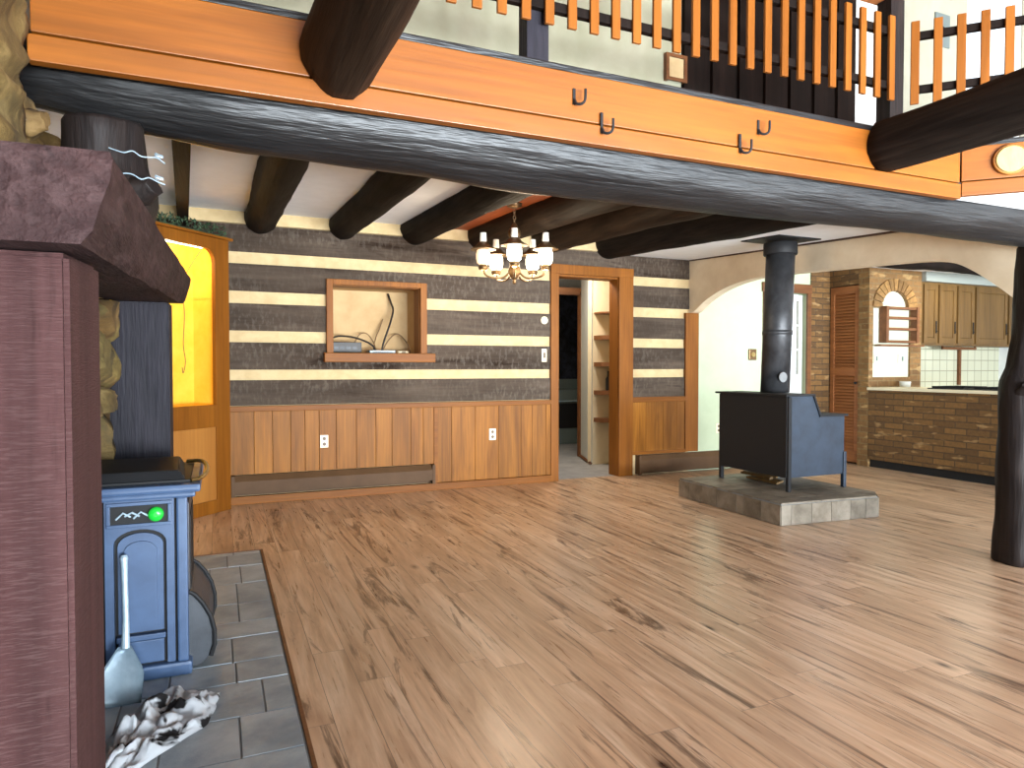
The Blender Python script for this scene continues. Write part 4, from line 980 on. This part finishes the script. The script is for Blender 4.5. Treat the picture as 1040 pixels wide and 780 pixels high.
for yy in (4.66, 5.14):
    bm = B()
    for k in range(5): box(bm, 7.6+k*.1, 7.612+k*.1, yy-.18, yy+.18, 1.012, 1.035)
    for s in (-.18, 0, .17): box(bm, 7.6, 8.012, yy+s, yy+s+.012, 1.02, 1.034)
    obj('grate', bm, mt['irondark'], t)
# brick niche panel
bm = B()
nx0, nx1, nzb, nzs = 7.575, 8.255, 1.125, 2.0; ac, ar = 7.955, .235
n = 16; arcp = [(ac+ar*math.cos(PI*k/n), nzs+.01+.21*math.sin(PI*k/n)) for k in range(n+1)]
prism(bm, [(7.5,0),(8.46,0),(8.46,nzb),(7.5,nzb)], XZ, 6.08, 6.234)
prism(bm, [(7.5,nzb),(nx0,nzb),(nx0,nzs),(7.5,nzs)], XZ, 6.08, 6.234); prism(bm, [(nx1,nzb),(8.46,nzb),(8.46,nzs),(nx1,nzs)], XZ, 6.08, 6.234)
prism(bm, [(7.5,nzs),(ac-ar,nzs)]+arcp[::-1][:n//2+1]+[(ac,2.7),(7.5,2.7)], XZ, 6.08, 6.234)
prism(bm, [(8.46,nzs),(8.46,2.7),(ac,2.7)]+arcp[:n//2+1][::-1]+[(ac+ar,nzs)], XZ, 6.08, 6.234)
struct('wall_kitchen_brick', bm, mt['bricky'])
bm = B(); box(bm, nx0-.02, nx1+.02, 6.105, 6.125, nzb-.02, 2.3); struct('wall_niche', bm, M('cream_niche_paint', rgb(196,196,174), .7)[0])
bm = B()
for k in range(13):
    a0, a1 = PI*(k+.08)/13, PI*(k+.92)/13; r0, r1 = .24, .40
    q = [(ac+r*math.cos(a), nzs+.01+r*.92*math.sin(a)) for r, a in ((r0,a0),(r1,a0),(r1,a1),(r0,a1))]
    prism(bm, q, XZ, 6.06, 6.079)
struct('trim_9', bm, mt['voussoir'])
t = thing('spice_rack', 'dark wooden spice rack hanging in the white brick-arched niche', 'shelf', (7.98,6.05,1.53))
for x in (7.70, 8.26):
    bm = B(); box(bm, x, x+.045, 5.99, 6.10, 1.56, 2.02, .003); obj('side_board', bm, mt['rackwood'], t)
for z, nm in ((1.56,'shelf'),(1.72,'shelf'),(1.86,'shelf'),(1.985,'shelf')):
    bm = B(); box(bm, 7.747, 8.258, 6.0, 6.10, z, z+.03, .002); obj(nm, bm, mt['rackwood'], t)
bm = B(); box(bm, 7.60, 8.40, 5.99, 6.079, 1.515, 1.535, .002); struct('trim_10', bm, mt['rackwood'])
for x, h_, lab in ((7.66,.12,'pale green outlet plate at the outer side of the kitchen niche'),(8.13,.12,'wide pale outlet plate below the spice rack')):
    t = thing('wall_outlet', lab, 'outlet', (x,6.105,1.35)); w_ = .04 if x < 7.8 else .075
    bm = B(); box(bm, x-w_, x+w_, 6.093, 6.104, 1.30, 1.42, .003); obj('cover_plate', bm, M('sage_plastic', rgb(206,216,186), .4)[0], t)
    bm = B(); box(bm, x-.015, x+.015, 6.088, 6.094, 1.33, 1.39); obj('socket', bm, mt['greygoods'], t)
# wall cabinets
bm = B(); box(bm, 8.46, 10.6, 6.40, 6.5, 0, 2.7); struct('wall_kitchen', bm, mt['tile'])
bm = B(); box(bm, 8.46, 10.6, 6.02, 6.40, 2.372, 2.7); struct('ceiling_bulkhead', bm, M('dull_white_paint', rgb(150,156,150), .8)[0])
xs = [8.465, 8.765, 9.14, 9.515, 10.23, 10.59]
labs = ('narrow oak wall cabinet right beside the brick niche','oak wall cabinet, second from the brick niche','oak wall cabinet, third from the brick niche','widest oak wall cabinet over the tiled splashback','oak wall cabinet partly hidden by the log post')
for i in range(5):
    a, b_ = xs[i], xs[i+1]-.004
    t = thing('wall_cabinet', labs[i], 'cabinet', ((a+b_)/2,6.24,1.54), 0, 'kitchen wall cabinets')
    bm = B(); box(bm, a, b_, 6.08, 6.398, 1.54, 2.37, .003); obj('carcass', bm, mt['oak'], t)
    bm = B(); cut_boxes(bm, a+.02, b_-.02, 6.058, 6.079, 1.57, 2.34, [(a+.075,b_-.075,1.64,2.27)]); box(bm, a+.075, b_-.075, 6.068, 6.079, 1.64, 2.27)
    hexa(bm, [(a+.085,6.062,1.65),(b_-.085,6.062,1.65),(b_-.075,6.069,1.64),(a+.075,6.069,1.64),(a+.085,6.062,2.26),(b_-.085,6.062,2.26),(b_-.075,6.069,2.27),(a+.075,6.069,2.27)])
    dr = obj('door', bm, mt['oak'], t)
    bm = B(); box(bm, b_-.055, b_-.035, 6.048, 6.058, 1.70, 1.86, .003); lathe(bm, [(.014,0),(.01,.01)], (b_-.045,6.045,1.72), 10); obj('handle', bm, mt['irondark'], dr)
bm = B(); sweep(bm, [(9.05,6.2,1.51),(9.75,6.2,1.51)], .018, 8); box(bm, 9.05,9.07,6.19,6.21,1.51,1.54); box(bm, 9.73,9.75,6.19,6.21,1.51,1.54)
tag(recenter(obj('under_cabinet_rail', bm, mt['rackwood'])), 'dark rail mounted under the kitchen wall cabinets', 'rail')
bm = B(); box(bm, 9.66, 9.70, 6.36, 6.398, 1.0, 1.52, .004); tag(recenter(obj('wall_strip', bm, mt['rackwood'])), 'dark upright strip mounted on the cream kitchen tiles', 'strip')
t = thing('rear_counter', 'cream worktop on oak base cabinets below the kitchen tiles', 'counter', (9.5,6.1,0))
bm = B(); box(bm, 8.47, 10.58, 5.82, 6.395, .001, .88); obj('base_cabinet', bm, mt['oak'], t)
bm = B(); box(bm, 8.465, 10.585, 5.79, 6.397, .881, .915, .005); obj('worktop', bm, mt['counter'], t)
t = thing('cup', 'small white cup at the niche end of the brick counter', 'cup', (8.02,5.97,1.001))
bm = B(); lathe(bm, [(.05,1.001),(.06,1.006),(.066,1.07),(.06,1.07),(.054,1.012)], (8.02,5.97,0), 18); obj('bowl', bm, mt['white'], t)
bm = B(); sweep(bm, [(8.08,5.97,1.058),(8.105,5.97,1.05),(8.105,5.97,1.025),(8.08,5.97,1.016)], .006, 6); obj('handle', bm, mt['white'], t)
bm = B(); log(bm, [(5.36,5.2,2.435),(10.55,5.2,2.435)], [.105,.105], seg=18, wob=.02, seed=71)
o = tag(recenter(obj('ceiling_log', bm, mt['loftdark'])), 'dark log across the kitchen ceiling seen under the arch', 'log beam'); o['kind'] = 'thing'

# ================================================================== lights
def area(name, loc, rot, sx, sy, e, col):
    L = bpy.data.lights.new(name, 'AREA'); L.shape = 'RECTANGLE'; L.size = sx; L.size_y = sy; L.energy = e; L.color = col
    o = bpy.data.objects.new(name, L); C.objects.link(o); o.location = loc; o.rotation_euler = rot; return o
day = (.76,.89,1.0)
for h in RW:
    wd, ht = h[1]-h[0], h[3]-h[2]
    area('window_daylight', ((h[0]+h[1])/2, -3.72, (h[2]+h[3])/2), (R(90),0,0), wd, ht, (25 if h[2] < 2 else 12)*wd*ht, day)
    if h[2] < 1:      # extra lamp added, tilted up to brighten the low ceiling
        g_ = area('ceiling_fill', ((h[0]+h[1])/2, -3.73, h[2]+.5), (R(110),0,0), wd, .9, 30*wd*ht, (.86,.94,1)); g_.data.spread = R(80)
area('loft_window_daylight', (6.98, 4.5, 4.1), (R(-90),0,0), .8, 1.8, 10, (.9,.95,1))
def point(name, loc, e, col, r=.1):
    L = bpy.data.lights.new(name, 'POINT'); L.energy = e; L.color = col; L.shadow_soft_size = r
    o = bpy.data.objects.new(name, L); C.objects.link(o); o.location = loc; return o
point('cabinet_lamp_light', tuple(OFF['corner_cabinet'] @ V((.5,-.15,2.2))), 3.0, (1,.9,.65), .05)
area('kitchen_ceiling_lamp', (8.6,5.3,2.44), (0,0,0), .5, .5, 26, (1,.92,.70))
area('entry_fill', (6.3,5.6,2.42), (0,0,0), .3, .3, 4, (1,.97,.88))  # added light with no known fixture, evens out the far end
area('hall_fill', (4.0,7.3,2.58), (0,0,0), .3, .3, 22, (1,.93,.82))  # unseen lamp added to brighten the hall's white side wall
area('loft_fill', (2.0,3.6,5.4), (0,0,0), .6, .6, 5, (1,.97,.92))  # unseen lamp added to light the loft from above

# world
wld = bpy.data.worlds.new('sky'); sc.world = wld; wld.use_nodes = True
bg = wld.node_tree.nodes['Background']; bg.inputs[0].default_value = (.80,.90,1,1); bg.inputs[1].default_value = 1.4

# ================================================================== camera
cam = bpy.data.cameras.new('camera'); cam.lens = 24.0; cam.sensor_width = 36; cam.clip_start = .05
co = bpy.data.objects.new('camera', cam); C.objects.link(co); co.location = (0,0,1.25); co.rotation_euler = (R(90-1.4),0,R(-23.4)); sc.camera = co
vs_ = sc.view_settings; vs_.view_transform = 'Standard'; vs_.look = 'None'; vs_.gamma = 1; vs_.exposure = 0.72
sc.cycles.use_denoising = True
sc.cycles.max_bounces = 8
